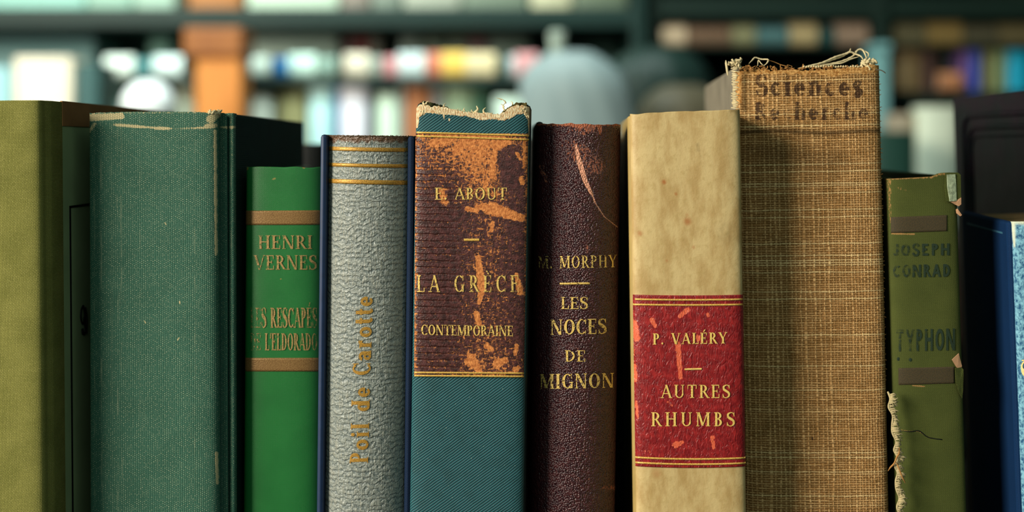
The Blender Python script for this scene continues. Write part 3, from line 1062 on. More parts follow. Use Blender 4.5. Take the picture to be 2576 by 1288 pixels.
# 3 emerald book set further back
b = Book('old_book', 'bright emerald green book with gold bands, set back beside the grey one', 613, 812, 419, 0.016, 0.0050, 2.8, lean=0.45, depth=0.112)
BOOKS['emerald'] = b
b.spine(EMERALD, 3.2, masks={'wear': lambda px, py: np.maximum.reduce([0.42 * capsule(px, py, 612, 420, 812, 418, 3, 3, 1.0) , 0.85 * capsule(px, py, 764, 420, 765, 417, 5, 5, .6), 0.75 * capsule(px, py, 614, 428, 622, 424, 6, 4, .7), 0.75 * capsule(px, py, 686, 451, 692, 449, 3.0, 3, 1.0), .6 * capsule(px, py, 745, 450, 746, 470, 1.2, 1.2, .8), .8 * capsule(px, py, 704, 703, 708, 702, 1.6, 1.6, .7)])},
        ztop=lambda X: b.h - 0.00035 * vnoise(X * 260 + 3, X * 0, 8))
b.boards(EMERALD, 0.0024, top_l=-0.002, top_r=-0.002)
b.pages(PAGES_DARK, sq=0.005)  # dark page edges paint in the shade along this book's top
b.band('gilt_band', 617, 808, 530, 529, 36, GOLD_DULL)
b.band('gilt_band', 617, 808, 900, 900, 34, GOLD_DULL)
EM = gold_mat('faded_gilt', (190, 156, 100), (150, 116, 66), 0.50, 0.9, 0.5, 0.3, 0.22)
b.lettering('author_lettering', 'HENRI', 650, 785, 592, 626, EM, track=0.06, fade=lambda px, py: 0.20 * np.clip((690 - px) / 40, 0, 1))
b.lettering('author_lettering', 'VERNES', 638, 797, 642, 678, EM, track=0.06, fade=lambda px, py: 0.20 * np.clip((690 - px) / 40, 0, 1))
b.lettering('title_lettering', 'LES RESCAPÉS', 630, 798, 783 - 9, 824, EM, track=0.03, T=0.22, fade=lambda px, py: 0.36 * np.clip((668 - px) / 20, 0, 1) + 0.2 * np.clip((px - 770) / 25, 0, 1))
b.lettering('title_lettering', "DE L'ELDORADO", 630, 798, 838, 881, EM, track=0.03, T=0.22, fade=lambda px, py: 0.36 * np.clip((668 - px) / 20, 0, 1) + 0.2 * np.clip((px - 770) / 25, 0, 1))

# 4 grey embossed book
b = Book('old_book', 'grey pebbled cloth book with three gold lines and upright gold lettering', 809, 1040, 341, 0.002, 0.0120, 2.1, lean=0.6, xl=7, xr=1, depth=0.118)
BOOKS['grey'] = b
b.spine(GREY, 2.4, masks={
    'wear': lambda px, py: np.maximum(0.95 * np.clip(1.5 - (py - 338) / (16 + 12 * vnoise(px / 12, px * 0, 2)), 0, 1), 0.35 * capsule(px, py, 815, 345, 813, 1288, 2.5, 2, 1)),
    'red': lambda px, py: np.maximum(capsule(px, py, 814, 346, 817, 362, 5, 3.5, .6), 0.6 * capsule(px, py, 816, 362, 815, 400, 2.2, 1, .8))},
    ztop=lambda X: b.h + 0.0003 * (vnoise(X * 4000, X * 0, 4) - 0.5))
b.boards(NAVY_CLOTH, 0.0021, matl=NAVY_EDGE, y0=0.0030, top_l=0.0002)
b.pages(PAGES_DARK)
for yl, yr, t_ in ((368, 372, 10), (409, 413, 9), (449, 454, 11)):
    b.band('gilt_line', 820, 1029, yl, yr, t_, GOLD_OLD, sag=1.0)
b.lettering('title_lettering', 'Poil de Carotte', 0, 0, 0, 0, GOLD_OLD, rot=(926, 938, 1164, 745, 46), T=0.22, t=0.09, track=0.10)
rough_ = []
for i in range(60):
    x_ = 815 + i * 3.7
    p0 = b.place(np.array([x_]), np.array([344.0]), 0.0001)[0]
    L_ = random.uniform(.0002, .0006)
    rough_.append(tube([p0, p0 + np.array([random.uniform(-.0002, .0002), .0001, L_ * .6]), p0 + np.array([random.uniform(-.0004, .0004), .0003, L_])], [.00016, .00014, .00006], 4))
V, F = join(rough_)
mesh('frayed_edge', V, F, flat_mat('grey_brown_fibre', (120, 100, 78), .9, .1, .4, 900), b.e)

# 5 teal twill book with rubbed brown label
b = Book('old_book', 'teal twill book with a torn top and rubbed brown leather label', 1046, 1333, 262, 0.0, 0.0032, 5.0, lean=0.9, xl=1, xr=5, depth=0.122)
BOOKS['teal'] = b
PXT = np.array([1046, 1056, 1068, 1085, 1100, 1118, 1140, 1165, 1190, 1215, 1240, 1258, 1268, 1285, 1300, 1325, 1336])
PYT = np.array([276, 264, 263, 268, 266, 268, 275, 280, 281, 280, 283, 284, 279, 266, 261, 262, 268])
TEALY = (np.array([1046, 1075, 1110, 1150, 1180, 1200, 1212, 1240, 1265, 1285, 1300, 1318, 1334]), np.array([300, 284, 288, 291, 294, 300, 303, 300, 304, 298, 288, 286, 312]))
def teal_top(X):
    px = b.topx(np.stack([X, b.f(X), np.full_like(X, b.h)], -1))[0]
    return b.h - (np.interp(px, PXT, PYT) - 262) * S - 0.0005 * vnoise(px / 4.0, px * 0, 6)
def teal_wear(px, py):
    edge = np.interp(px, *TEALY)
    w = np.clip(0.5 + (edge - py) / 14.0, 0, 1)
    w = np.maximum(w, 0.75 * capsule(px, py, 1052, 280, 1049, 320, 7, 3, .8))
    w = np.maximum(w, 0.70 * capsule(px, py, 1330, 290, 1332, 340, 4, 3, .8))
    w = np.maximum(w, 0.75 * capsule(px, py, 1116, 290, 1118, 302, 3, 1, .8))
    w = np.maximum(w, 0.75 * capsule(px, py, 1130, 300, 1130, 304, 3, 2, .8))
    w = np.maximum(w, 0.30 * capsule(px, py, 1333, 340, 1318, 1288, 3, 3, 1.0))
    return w
b.spine(TWILL, 2.0, masks={'wear': teal_wear}, ztop=teal_top)
b.boards(TEAL_BOARD, 0.0026, y0=b.b + 0.0006, top_l=0.0004, top_r=0.0003, bev=0.0016)
b.pages(PAGES_DARK, sq=0.0045)
# the linen hinge lining that stands up behind the torn spine
for x0_, x1_, y0_, y1_, nm in ((1060, 1128, 254, 270, 'torn_lining'), (1262, 1326, 258, 282, 'torn_lining')):
    n_ = 24
    P = np.zeros((5, n_, 3))
    for i in range(n_):
        s_ = i / (n_ - 1)
        x_ = x0_ + (x1_ - x0_) * s_
        yt_ = (y0_ + (y1_ - y0_) * s_ ** 1.5) if x0_ < 1200 else (y1_ + (y0_ - y1_) * min(1, s_ * 1.8) ** 0.8)
        yt_ += random.uniform(-1.5, 1.5)
        for j in range(5):
            X_, Z_ = b.loc(np.array([x_]), np.array([300 + (yt_ - 300) * j / 4]))
            P[j, i] = (X_[0], 0.0026 + 0.0005 * math.sin(i * .9 + j) + 0.0006 * j / 4, Z_[0])
    b.sheet(nm, P, np.stack([P[..., 0] * 1000, P[..., 2] * 1000], -1), {}, flat_mat('dark_stained_lining', (96, 86, 46), .9, .1, .6, 500) if x0_ > 1200 else flat_mat('olive_lining', (60, 62, 36), .9, .1, .6, 500), 0.0004)
tufts = []
def tuft(px, py, dx, dy, r, yo=0.0008, bend=0.3):
    X_, Z_ = b.loc(np.array([float(px)]), np.array([float(py)]))
    p0 = np.array([X_[0], yo, Z_[0]])
    p2 = p0 + np.array([dx * S, random.uniform(-.0006, .0010), -dy * S])
    p1 = (p0 + p2) / 2 + np.array([-dy * S * bend * random.choice((-1, 1)), 0, 0])
    q = spline([p0, p1, p2], 8)
    tufts.append(tube(q, np.linspace(r, r * .25, len(q)), 5))
for q in ((1116, 300, 0, -36, .00042), (1117, 268, 4, -9, .0003), (1195, 284, 3, -18, .0006), (1194, 285, -8, -10, .0004), (1218, 284, 4, -14, .0004), (1204, 303, 0, -20, .0004),
          (1068, 264, -2, -10, .0005), (1072, 262, 6, -8, .0004), (1289, 262, -4, -8, .00025), (1270, 278, 3, -22, .0003), (1272, 260, -12, -12, .0003), (1268, 270, -9, -9, .00025), (1262, 250, -14, -4, .00022), (1310, 278, 6, -10, .0007), (1300, 286, 8, -10, .0006), (1058, 276, -6, 4, .0004), (1300, 270, 14, 3, .0005)):
    tuft(*q)
for i in range(150):
    x_ = 1058 + i * 1.82
    ed = np.interp(x_, *TEALY)
    tuft(x_, ed - random.uniform(2, 14), random.uniform(-4, 4), random.uniform(-9, 5), random.uniform(.00012, .00030), 0.0004)
V, F = join(tufts)
mesh('frayed_threads', V, F, FIBRE, b.e)['label'] = 'pale frayed fibres along the torn top'
def lab_wear(px, py):
    w = 0.37 * np.clip(1 - (py - 345) / 190, 0, 1) * np.clip(1.15 - np.abs(px - 1160) / 260, 0.3, 1)
    w += 0.10 * np.clip((py - 830) / 100, 0, 1)
    w += 0.09 + 0.16 * np.clip(1.3 - np.abs(px - 1225) / 75, 0, 1)
    w = np.maximum(w, 0.50 * np.clip(1 - (px - 1044) / 12, 0, 1))
    w = np.maximum(w, 0.42 * np.clip((px - 1312) / 14, 0, 1))
    for q in ((1200, 520, 1235, 522, 5, 12, .95), (1235, 524, 1312, 548, 15, 9, .95), (1247, 375, 1236, 440, 9, 8, .80), (1250, 372, 1278, 356, 12, 10, .85), (1226, 455, 1218, 470, 6, 4, .8), (1310, 450, 1314, 460, 7, 6, .9),
              (1203, 648, 1212, 730, 7, 10, .90), (1212, 730, 1205, 760, 8, 5, .85), (1198, 790, 1206, 815, 8, 6, .8), (1240, 560, 1236, 580, 5, 5, .75), (1176, 525, 1200, 530, 6, 5, .8), (1185, 905, 1205, 930, 16, 8, .85), (1250, 915, 1270, 905, 12, 8, .85),
              (1298, 690, 1310, 735, 5, 9, .75), (1150, 380, 1170, 350, 14, 10, .80), (1225, 870, 1240, 880, 8, 4, .8), (1300, 870, 1296, 890, 6, 5, .75), (1296, 930, 1303, 925, 8, 6, .8), (1090, 360, 1130, 350, 14, 12, .68), (1300, 385, 1308, 400, 5, 4, .8), (1120, 510, 1110, 480, 10, 10, .62), (1320, 350, 1318, 420, 5, 4, .7)):
        w = np.maximum(w, q[6] * capsule(px, py, q[0], q[1], q[2], q[3], q[4], q[5], 0.9))
    w = np.maximum(w, 0.46 * (np.abs(px - 1238) < 40) * np.clip(1 - (py - 380) / 120, 0, 1))
    # a darker, unrubbed field at the upper right
    w -= 0.30 * capsule(px, py, 1275, 390, 1285, 450, 26, 24, .6)
    return np.clip(w, 0, 1)
b.patch('title_label', 1045.5, 1329, 336, 946, BROWN, 0.0003, 2.0, {'wear': lab_wear, 'ridge': lambda px, py: np.clip((1165 - px) / 50, 0.04, 1) * np.clip((py - 380) / 60, 0.3, 1)}, ends=(1042, 1318), label='rubbed brown leather label')
for yl, yr in ((331, 339), (340, 349)):
    b.band('gilt_rule', 1048, 1331, yl, yr, 4.2, GOLD_RULE, 0.0006)
for yl, yr in ((934, 936), (942, 944)):
    b.band('gilt_rule', 1042.5, 1318, yl, yr, 4.2, GOLD_RULE, 0.0006)
b.lettering('author_lettering', 'E. ABOUT', 1094, 1275, 472, 502, GOLD_WORN, 0.0005, track=0.06)
b.band('gilt_dash', 1167, 1206, 600, 600, 6, GOLD_RULE, 0.0005)
b.lettering('title_lettering', 'LA GRÈCE', 1049, 1304, 700 - 8, 734, GOLD_WORN, 0.0005, track=0.34)
b.lettering('title_lettering', 'CONTEMPORAINE', 1060, 1290, 816, 842, GOLD_WORN, 0.0005, track=0.02, slope=3, T=0.2)

# 6 aubergine leather book
b = Book('old_book', 'narrow aubergine brown leather book with a pale curved scratch', 1350, 1570, 309, 0.006, 0.0125, 2.2, lean=0.88, depth=0.115)
BOOKS['aubergine'] = b
def au_wear(px, py):
    w = 0.85 * np.clip(1.15 - (py - 309) / 16, 0, 1)
    w = np.maximum(w, 0.80 * np.clip(1 - (py - 309) / 75, 0, 1) * np.clip(1.2 - np.abs(px - 1470) / 90, 0, 1))
    w = np.maximum(w, 0.56 * capsule(px, py, 1450, 380, 1500, 420, 46, 40, .8))
    w = np.maximum(w, 0.36 * capsule(px, py, 1450, 980, 1490, 1260, 46, 60, .8))
    w = np.maximum(w, 0.40 * capsule(px, py, 1440, 860, 1450, 880, 16, 14, .8))
    w = np.maximum(w, 0.42 * capsule(px, py, 1530, 880, 1535, 910, 12, 10, .8))
    w = np.maximum(w, 0.58 * capsule(px, py, 1520, 1225, 1545, 1228, 9, 9, .8))
    w = np.maximum(w, 0.58 * capsule(px, py, 1360, 420, 1375, 455, 11, 9, .9))
    w = np.maximum(w, 0.55 * capsule(px, py, 1476, 610, 1478, 635, 4, 4, .8))
    w = np.maximum(w, 0.9 * capsule(px, py, 1508, 312, 1510, 336, 7, 4, .7))
    w = np.maximum(w, 0.9 * capsule(px, py, 1454, 312, 1460, 318, 9, 7, .7))
    return w
def au_scr(px, py):
    s = capsule(px, py, 1448, 366, 1458, 410, 3, 7, .6)
    s = np.maximum(s, capsule(px, py, 1458, 410, 1472, 455, 7, 6, .6))
    s = np.maximum(s, capsule(px, py, 1472, 455, 1484, 480, 6, 4.5, .6))
    s = np.maximum(s, capsule(px, py, 1484, 480, 1490, 490, 4.5, 3, .6))
    s = np.maximum(s, .75 * capsule(px, py, 1490, 490, 1497, 510, 2.6, 2.2, 1))
    s = np.maximum(s, .70 * capsule(px, py, 1497, 510, 1520, 545, 2.2, 2, 1.2))
    s = np.maximum(s, .66 * capsule(px, py, 1520, 545, 1553, 571, 2, 1.8, 1.2))
    return s
b.spine(PEBBLE, 2.0, masks={'wear': au_wear, 'scratch': au_scr}, ztop=lambda X: b.h - 0.0005 * vnoise(X * 700, X * 0, 9))
b.boards(BLACK_BOARD, 0.0024, top_l=0.0004)
b.pages(PAGES_DARK)
au = dict(mat=GOLD_WORN, off=0.0003)
b.lettering('author_lettering', 'M. MORPHY', 1354, 1552, 645, 676, track=0.12, slope=-4, fade=lambda px, py: 0.13 * np.clip((1385 - px) / 10, 0, 1), **au)
b.band('gilt_dash', 1408, 1484, 711, 710, 5, GOLD_WORN, 0.0003)
b.lettering('title_lettering', 'LES', 1411, 1479, 747, 777, track=0.04, **au)
b.lettering('title_lettering', 'NOCES', 1385, 1526, 804, 842, track=0.06, T=.21, slope=-3, **au)
b.lettering('title_lettering', 'DE', 1421, 1472, 881, 909, track=0.06, **au)
b.lettering('title_lettering', 'MIGNON', 1358, 1544, 941, 978, track=0.08, T=.21, slope=-3, fade=lambda px, py: 0.10 * np.clip((1395 - px) / 20, 0, 1), **au)

# 7 vellum book with the red label
b = Book('old_book', 'cream vellum book with a red leather title label', 1586, 1862, 281, 0.0, 0.0034, 4.2, lean=-0.85, yaw=-4.3, xl=6, xr=1, depth=0.12)
BOOKS['vellum'] = b
def ve_spots(px, py):
    s = no(px, py)
    for x_, y_, r_, a_ in ((1670, 457, 4.5, .9), (1700, 487, 2.8, .7), (1729, 556, 8, .75), (1610, 586, 5, .6), (1744, 621, 3.5, .5), (1652, 1190, 9, .35), (1677, 655, 2.5, .5), (1728, 540, 3, .4)):
        s = np.maximum(s, a_ * capsule(px, py, x_, y_, x_ + 1, y_ + 2, r_, r_, .9))
    return s
def ve_grime(px, py):
    g = 0.8 * capsule(px, py, 1862, 280, 1868, 320, 12, 6, 1.0)
    g = np.maximum(g, 0.7 * capsule(px, py, 1840, 278, 1866, 276, 4, 8, 1.0))
    g = np.maximum(g, 0.42 * capsule(px, py, 1826, 585, 1835, 600, 22, 18, 1.0) * vnoise(px / 6, py / 12, 3))
    g = np.maximum(g, 0.5 * capsule(px, py, 1756, 365, 1760, 390, 5, 5, 1.0) * vnoise(px / 5, py / 7, 4))
    g = np.maximum(g, 0.5 * capsule(px, py, 1600, 281, 1640, 284, 3, 4, 1.0) * vnoise(px / 8, py / 4, 2))
    return g
b.spine(VELLUM, 2.6, masks={'wear': ve_spots, 'grime': ve_grime}, ztop=lambda X: b.h + 0.0007 * X / b.w - 0.0004 * np.exp(-((X + 0.0145) / 0.0022) ** 2) + 0.0002 * vnoise(X * 400, X * 0, 2))
b.boards(VELLUM_BOARD, 0.0024, top_l=-0.0008, y0=b.b - 0.001)
b.pages(PAGES_GREY)
def red_wear(px, py):
    w = 0.62 * np.clip(1 - (px - 1590) / 22, 0, 1) * np.clip((py - 760) / 30, 0, 1) * np.clip((1160 - py) / 160, 0.3, 1)
    for q in ((1728, 780, 1710, 795, 7, 5, .95), (1596, 815, 1602, 850, 9, 10, .9), (1640, 805, 1648, 820, 8, 6, .8), (1705, 865, 1712, 950, 8, 6, .85), (1755, 850, 1756, 850, 8, 8, .9), (1700, 1118, 1716, 1112, 9, 5, .95), (1792, 1100, 1795, 1125, 6, 5, .8), (1780, 790, 1781, 795, 5, 4, .8),
              (1594, 920, 1598, 955, 7, 7, .85), (1600, 1010, 1604, 1050, 5, 5, .7), (1880, 822, 1881, 825, 5, 4, .9), (1680, 1010, 1690, 1020, 5, 4, .6), (1600, 738, 1700, 740, 3, 3, .6), (1625, 1135, 1640, 1140, 8, 5, .5)):
        w = np.maximum(w, q[6] * capsule(px, py, q[0], q[1], q[2], q[3], q[4], q[5], .9))
    return w
b.patch('title_label', 1589, 1876, 741, 1172, RED, 0.00035, 2.0, {'wear': red_wear}, ends=(1597, 1886), sag=(2, 4), label='red leather title label')
for y_, xa, xb_ in ((750, 1597, 1874), (763, 1590, 1875)):
    b.band('gilt_rule', xa, xb_, y_, y_ + 0, 4.4, GOLD_RULE, 0.0006, sag=1.5)
for y_, xa, xb_ in ((1148, 1597, 1885), (1161, 1598, 1886)):
    b.band('gilt_rule', xa, xb_, y_ - 1, y_, 4.4, GOLD_RULE, 0.0006, sag=4)
ve = dict(mat=GOLD, off=0.0006)
b.lettering('author_lettering', 'P. VALÉRY', 1642, 1829, 838, 866, track=0.14, slope=-3, T=.2, **ve)
b.band('gilt_dash', 1722, 1765, 926, 925, 4.5, GOLD, 0.0006)
b.lettering('title_lettering', 'AUTRES', 1661, 1836, 967, 1000, track=0.16, **ve)
b.lettering('title_lettering', 'RHUMBS', 1638, 1848, 1036, 1071, track=0.26, **ve)

# 8 burlap book
b = Book('old_book', 'tall thick book bound in coarse frayed burlap', 1854, 2213, 172, 0.016, 0.0050, 4.5, lean=-1.18, yaw=-4.9, xl=6, xr=1, depth=0.122)
BOOKS['burlap'] = b
def inkmask(px, py):
    m = no(px, py)
    spec = []
    # two lines of dark gothic lettering, mostly lost in the weave
    for txt, x0, x1, yt, yb, a in (('Sciences', 1900, 2172, 188, 242, 1.0), ('Recherche', 1897, 2184, 256, 302, 0.85)):
        for poly in text_polys(txt, 0.12, T=0.26, t=0.12):
            q = np.array([(x0 + g[0] * (x1 - x0), yb - g[1] * (yb - yt)) for g in poly])
            spec.append((q, a))
    for q, a in spec:
        lo, hi = q.min(0) - 2, q.max(0) + 2
        sel = (px > lo[0]) & (px < hi[0]) & (py > lo[1]) & (py < hi[1])
        if not sel.any(): continue
        X, Y = px[sel], py[sel]
        cx, cy = q.mean(0)
        ins = np.ones(X.shape)
        for i in range(len(q)):
            p, r = q[i], q[(i + 1) % len(q)]
            e = r - p; L = np.hypot(*e)
            if L < 1e-6: continue
            d = ((X - p[0]) * e[1] - (Y - p[1]) * e[0]) / L
            dc = ((cx - p[0]) * e[1] - (cy - p[1]) * e[0]) / L
            d = d * (1 if dc > 0 else -1)
            ins = np.minimum(ins, np.clip(0.5 + d / 2.5, 0, 1))
        m[sel] = np.maximum(m[sel], ins * a)
    m = m * (0.60 + 0.65 * vnoise(px / 13, py / 11, 12))
    m = np.maximum(m, capsule(px, py, 2043, 1101, 2044, 1106, 2.2, 2, .4))
    return m
def bu_shade_and_stain(px, py):
    s = 1.15 * np.exp(-((py - 332 - 3 * np.sin(px / 40)) / 6.0) ** 2)  # crease shadow painted as a dark line, no groove in the mesh
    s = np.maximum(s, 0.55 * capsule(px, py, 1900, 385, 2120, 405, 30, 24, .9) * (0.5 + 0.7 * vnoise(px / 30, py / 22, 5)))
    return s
def bu_wear(px, py):
    ed = 183 + 7 * vnoise(px / 17, px * 0, 7) + 5 * (px > 2060) * (px < 2120)
    w = np.clip(0.5 + (ed - py) / 12, 0, 1)
    w = np.maximum(w, np.clip(0.5 + (1866 - px) / 14, 0, 1) * (py < 260))
    w = np.maximum(w, .6 * np.clip(0.5 + (px - 2209 - (py - 200) * 0.021) / 6, 0, 1))
    return w
b.spine(BURLAP, 2.0, masks={'ink': inkmask, 'shade_and_stain': bu_shade_and_stain, 'wear': bu_wear}, ztop=lambda X: b.h + 0.0005 * (vnoise(X * 500, X * 0, 3) - .5) - 0.0005 * (np.abs(X) < .012) + 0.0006 * (X > .019))
b.boards(GREY_BOARD, 0.0026, y0=b.b - 0.0015, top_l=0.0012, bev=0.0012)
b.pages(PAGES_TAN, sq=0.004)
def bl(px, py, yw):
    """a point in the photo at world depth yw, in this book's own frame"""
    sc = (D + yw) / D
    p = b.Mi @ np.array([(px - CXP) * S * sc, yw, ZC + (CYP - py) * S * sc, 1.0])
    return p[:3]
def thread(pts, r, mat=FIBRE, name='loose_thread', n=40, taper=True):
    P = spline([bl(*p) for p in pts], n)
    m = len(P)
    rr = [r * (0.75 + 0.35 * math.sin(i * 1.3) ** 2) * (1 if not taper else min(1, 0.35 + 3 * min(i, m - 1 - i) / m)) for i in range(m)]
    V, F = tube(P, rr, 6)
    return mesh(name, V, F, mat, b.e)
yb_ = 0.0185
thread([(1884, 160, yb_), (1892, 152, yb_ + .001), (1900, 145, yb_ + .002), (1915, 149, yb_ + .002), (1932, 150, yb_ + .001), (1930, 158, yb_), (1922, 165, yb_)], 0.00028)
thread([(1906, 166, yb_), (1908, 152, yb_ + .001), (1915, 160, yb_), (1923, 166, yb_)], 0.00016)
thread([(1928, 150, yb_), (1948, 156, yb_ + .001), (1965, 163, yb_ + .001), (1985, 168, yb_)], 0.00012, FIBRE_TAN)
thread([(2008, 172, yb_ - .001), (2035, 166, yb_), (2068, 158, yb_ + .001), (2100, 144, yb_ + .002), (2125, 136, yb_ + .003), (2137, 130, yb_ + .003), (2140, 122, yb_ + .003)], 0.00036)
thread([(2020, 170, yb_), (2066, 160, yb_ + .001), (2095, 150, yb_ + .002), (2118, 142, yb_ + .003), (2138, 131, yb_ + .003), (2152, 136, yb_ + .003), (2166, 142, yb_ + .002), (2172, 152, yb_ + .001)], 0.00034)
thread([(2048, 167, yb_), (2090, 160, yb_ + .001), (2118, 154, yb_ + .002), (2146, 141, yb_ + .003), (2158, 126, yb_ + .004), (2170, 126, yb_ + .004), (2176, 136, yb_ + .003), (2180, 148, yb_ + .002)], 0.00032)
thread([(2060, 168, yb_), (2100, 161, yb_ + .001), (2120, 158, yb_ + .001), (2140, 149, yb_ + .002), (2160, 143, yb_ + .002)], 0.00026)
thread([(2150, 130, yb_ + .004), (2164, 123, yb_ + .004), (2174, 128, yb_ + .004), (2184, 134, yb_ + .003), (2184, 142, yb_ + .003), (2180, 146, yb_ + .002)], 0.00022)
thread([(2200, 176, .014), (2214, 176, .014), (2224, 181, .014), (2228, 185, .014)], 0.00018, flat_mat('grey_fibre', (110, 104, 90), .9, .1, .3, 400))
thread([(1826, 152, .020), (1828, 168, .019), (1831, 190, .018)], 0.0004)
# knots and stitching tufts along the head
kn = []
for i in range(26):
    x_ = 2020 + i * 6.2
    P0 = np.array(bl(x_, 170 + random.uniform(-2, 1), yb_ - .001))
    kn.append(tube([P0, P0 + np.array([.0003, -.0003, .0003]), P0 + np.array([.0006, -.0002, .0001])], [.00022, .0004, .0002], 6))
for i in range(60):
    x_ = 2176 + random.uniform(-6, 24); y_ = 152 + random.uniform(0, 22)
    P0 = np.array(bl(x_, y_, yb_ - random.uniform(0, .003)))
    q = [P0 + np.array([random.uniform(-.0009, .0009), random.uniform(-.0008, .0008), random.uniform(-.0009, .0009)]) for _ in range(3)]
    kn.append(tube(spline(q, 6), random.uniform(.0002, .00045), 5))
for i in range(30):
    x_ = 1838 + random.uniform(0, 26); y_ = 152 + random.uniform(-4, 16)
    P0 = np.array(bl(x_, y_, .019 - random.uniform(0, .002)))
    q = [P0 + np.array([random.uniform(-.0009, .0009), random.uniform(-.0008, .0008), random.uniform(-.0009, .0009)]) for _ in range(3)]
    kn.append(tube(spline(q, 6), random.uniform(.00015, .00035), 5))
V, F = join(kn)
mesh('head_stitching', V, F, FIBRE, b.e)
kn = []
for i in range(170):
    x_ = 1860 + random.uniform(0, 352); y_ = 172 + random.uniform(-3, 7)
    P0 = np.array(bl(x_, y_, .0175))
    q = [P0, P0 + np.array([random.uniform(-.0008, .0008), random.uniform(-.0006, .0002), random.uniform(-.0003, .0006)]), P0 + np.array([random.uniform(-.0014, .0014), random.uniform(-.0008, .0003), random.uniform(-.0004, .0010)])]
    kn.append(tube(spline(q, 6), random.uniform(.00008, .0002), 4))
for i in range(60):
    y_ = 190 + i * 13; x_ = 2213 + (y_ - 172) * 0.0205
    P0 = np.array(bl(x_ - 2, y_ + random.uniform(-4, 4), .0165))
    kn.append(tube([P0, P0 + np.array([.0002, 0, .0001]), P0 + np.array([.0006 * random.uniform(.1, 1.2), 0, random.uniform(-.0003, .0003)])], [.00014, .00012, .00005], 4))
V, F = join(kn)
mesh('frayed_edge', V, F, FIBRE_TAN, b.e)
# bright left selvage with cross stitches
kn = []
for i in range(31):
    y_ = 172 + i * 3.3
    P0 = np.array(bl(1842 + random.uniform(-3, 3), y_, .0172)); P1 = np.array(bl(1856 + random.uniform(-4, 4), y_ + random.uniform(-3, 3), .0160))
    kn.append(tube(spline([P0, (P0 + P1) / 2 + np.array([0, -.0005, 0]), P1], 8), [.00018] * 9, 5))
V, F = join(kn)
mesh('selvage_stitches', V, F, FIBRE, b.e)
# a strip of selvage that has come away lower right
P = spline([bl(*q) for q in ((2233, 985, .012), (2240, 1030, .0105), (2246, 1080, .010), (2252, 1130, .010), (2255, 1160, .010), (2254, 1200, .010), (2258, 1250, .010), (2262, 1300, .010), (2264, 1340, .011))], 80)
P = [p + np.array([.0004 * math.sin(i * .55), 0, 0]) for i, p in enumerate(P)]
kn = [tube(P, [.00026 + .00012 * math.sin(i * .9) for i in range(len(P))], 6)]
for i in range(2, len(P), 1):
    p = P[i]
    for s_ in range(3):
        L_ = random.uniform(.0012, .0030) * (0.6 + 0.4 * abs(math.sin(i * .23)))
        q = [p, p + np.array([L_ * .6, random.uniform(-.0004, .0004), random.uniform(-.0004, .0006)]), p + np.array([L_, random.uniform(-.0004, .0004), random.uniform(-.0009, .0003)])]
        kn.append(tube(q, [.00028, .00026, .00012], 5))
V, F = join(kn)
mesh('torn_selvage', V, F, flat_mat('pale_selvage', (206, 188, 142), .9, .1, .3, 500), b.e)['label'] = 'fringed strip of cloth torn loose'
thread([(2234, 1185, .011), (2240, 1176, .010), (2250, 1165, .009), (2256, 1150, .009), (2262, 1140, .009), (2262, 1125, .009)], 0.0003, FIBRE_TAN)
thread([(2254, 1162, .009), (2262, 1180, .008), (2270, 1200, .008), (2278, 1216, .009)], 0.00026, FIBRE_TAN)

# 9 moss green book
b = Book('old_book', 'small worn moss green book with a torn right edge', 2236, 2408, 446, 0.014, 0.0034, 3.6, lean=-1.7, yaw=-5.0, depth=0.105)
BOOKS['moss'] = b
def mo_top(X):
    px = b.topx(np.stack([X, b.f(X), np.full_like(X, b.h)], -1))[0]
    y = np.interp(px, [2236, 2345, 2360, 2372, 2395, 2420], [448, 445, 438, 436, 436, 441])
    return b.h - (y - 446) * S * b.k
def mo_wear(px, py):
    w = 0.60 * np.exp(-((py - np.interp(px, [2236, 2345, 2365, 2420], [450, 446, 438, 440])) / 5) ** 2)
    w = np.maximum(w, .62 * capsule(px, py, 2258, 473, 2290, 480, 7, 4, .9) * .7)
    w = np.maximum(w, .8 * capsule(px, py, 2300, 585 + 4, 2244, 588, 2, 2.5, .8))
    w = np.maximum(w, .8 * capsule(px, py, 2296, 970, 2325, 972, 2, 2, .9))
    w = np.maximum(w, .6 * capsule(px, py, 2262, 1081, 2310, 1086, 1.6, 1.6, .8))
    w = np.maximum(w, .6 * capsule(px, py, 2310, 1086, 2345, 1104, 1.6, 1.6, .8))
    w = np.maximum(w, .6 * capsule(px, py, 2405, 525, 2422, 760, 2, 2, .8) * (vnoise(py / 28, py * 0, 3) > .45))
    w = np.maximum(w, .8 * capsule(px, py, 2428, 1120, 2444, 1288, 3, 5, .8))
    w = np.maximum(w, .5 * capsule(px, py, 2236, 450, 2240, 560, 10, 3, .8))
    return w
b.spine(MOSS, 2.4, masks={'wear': mo_wear}, ztop=mo_top)
b.boards(MOSS, 0.0024, y0=b.b - 0.0004)
b.pages(PAGES_DARK, sq=0.0035)
b.band('stamped_block', 2241, 2382, 546, 541, 40, MOSS_BOX)
b.lettering('author_lettering', 'JOSEPH', 2246, 2388, 614, 644, MOSS_INK, track=0.16, T=0.24, sf=False, slope=-2, fade=lambda px, py: 0.55 * np.clip((2350 - px) / 60, 0, 1))
b.lettering('author_lettering', 'CONRAD', 2246, 2389, 666, 698, MOSS_INK, track=0.16, T=0.24, sf=False, slope=-2, fade=lambda px, py: 0.55 * np.clip((2350 - px) / 60, 0, 1))
b.lettering('title_lettering', 'TYPHON', 2254, 2402, 829, 884, MOSS_INK, track=0.14, T=0.22, sf=False, slope=-3, fade=lambda px, py: 0.55 * np.clip((2350 - px) / 60, 0, 1))
b.band('stamped_block', 2260, 2400, 926, 922, 42, MOSS_BOX)
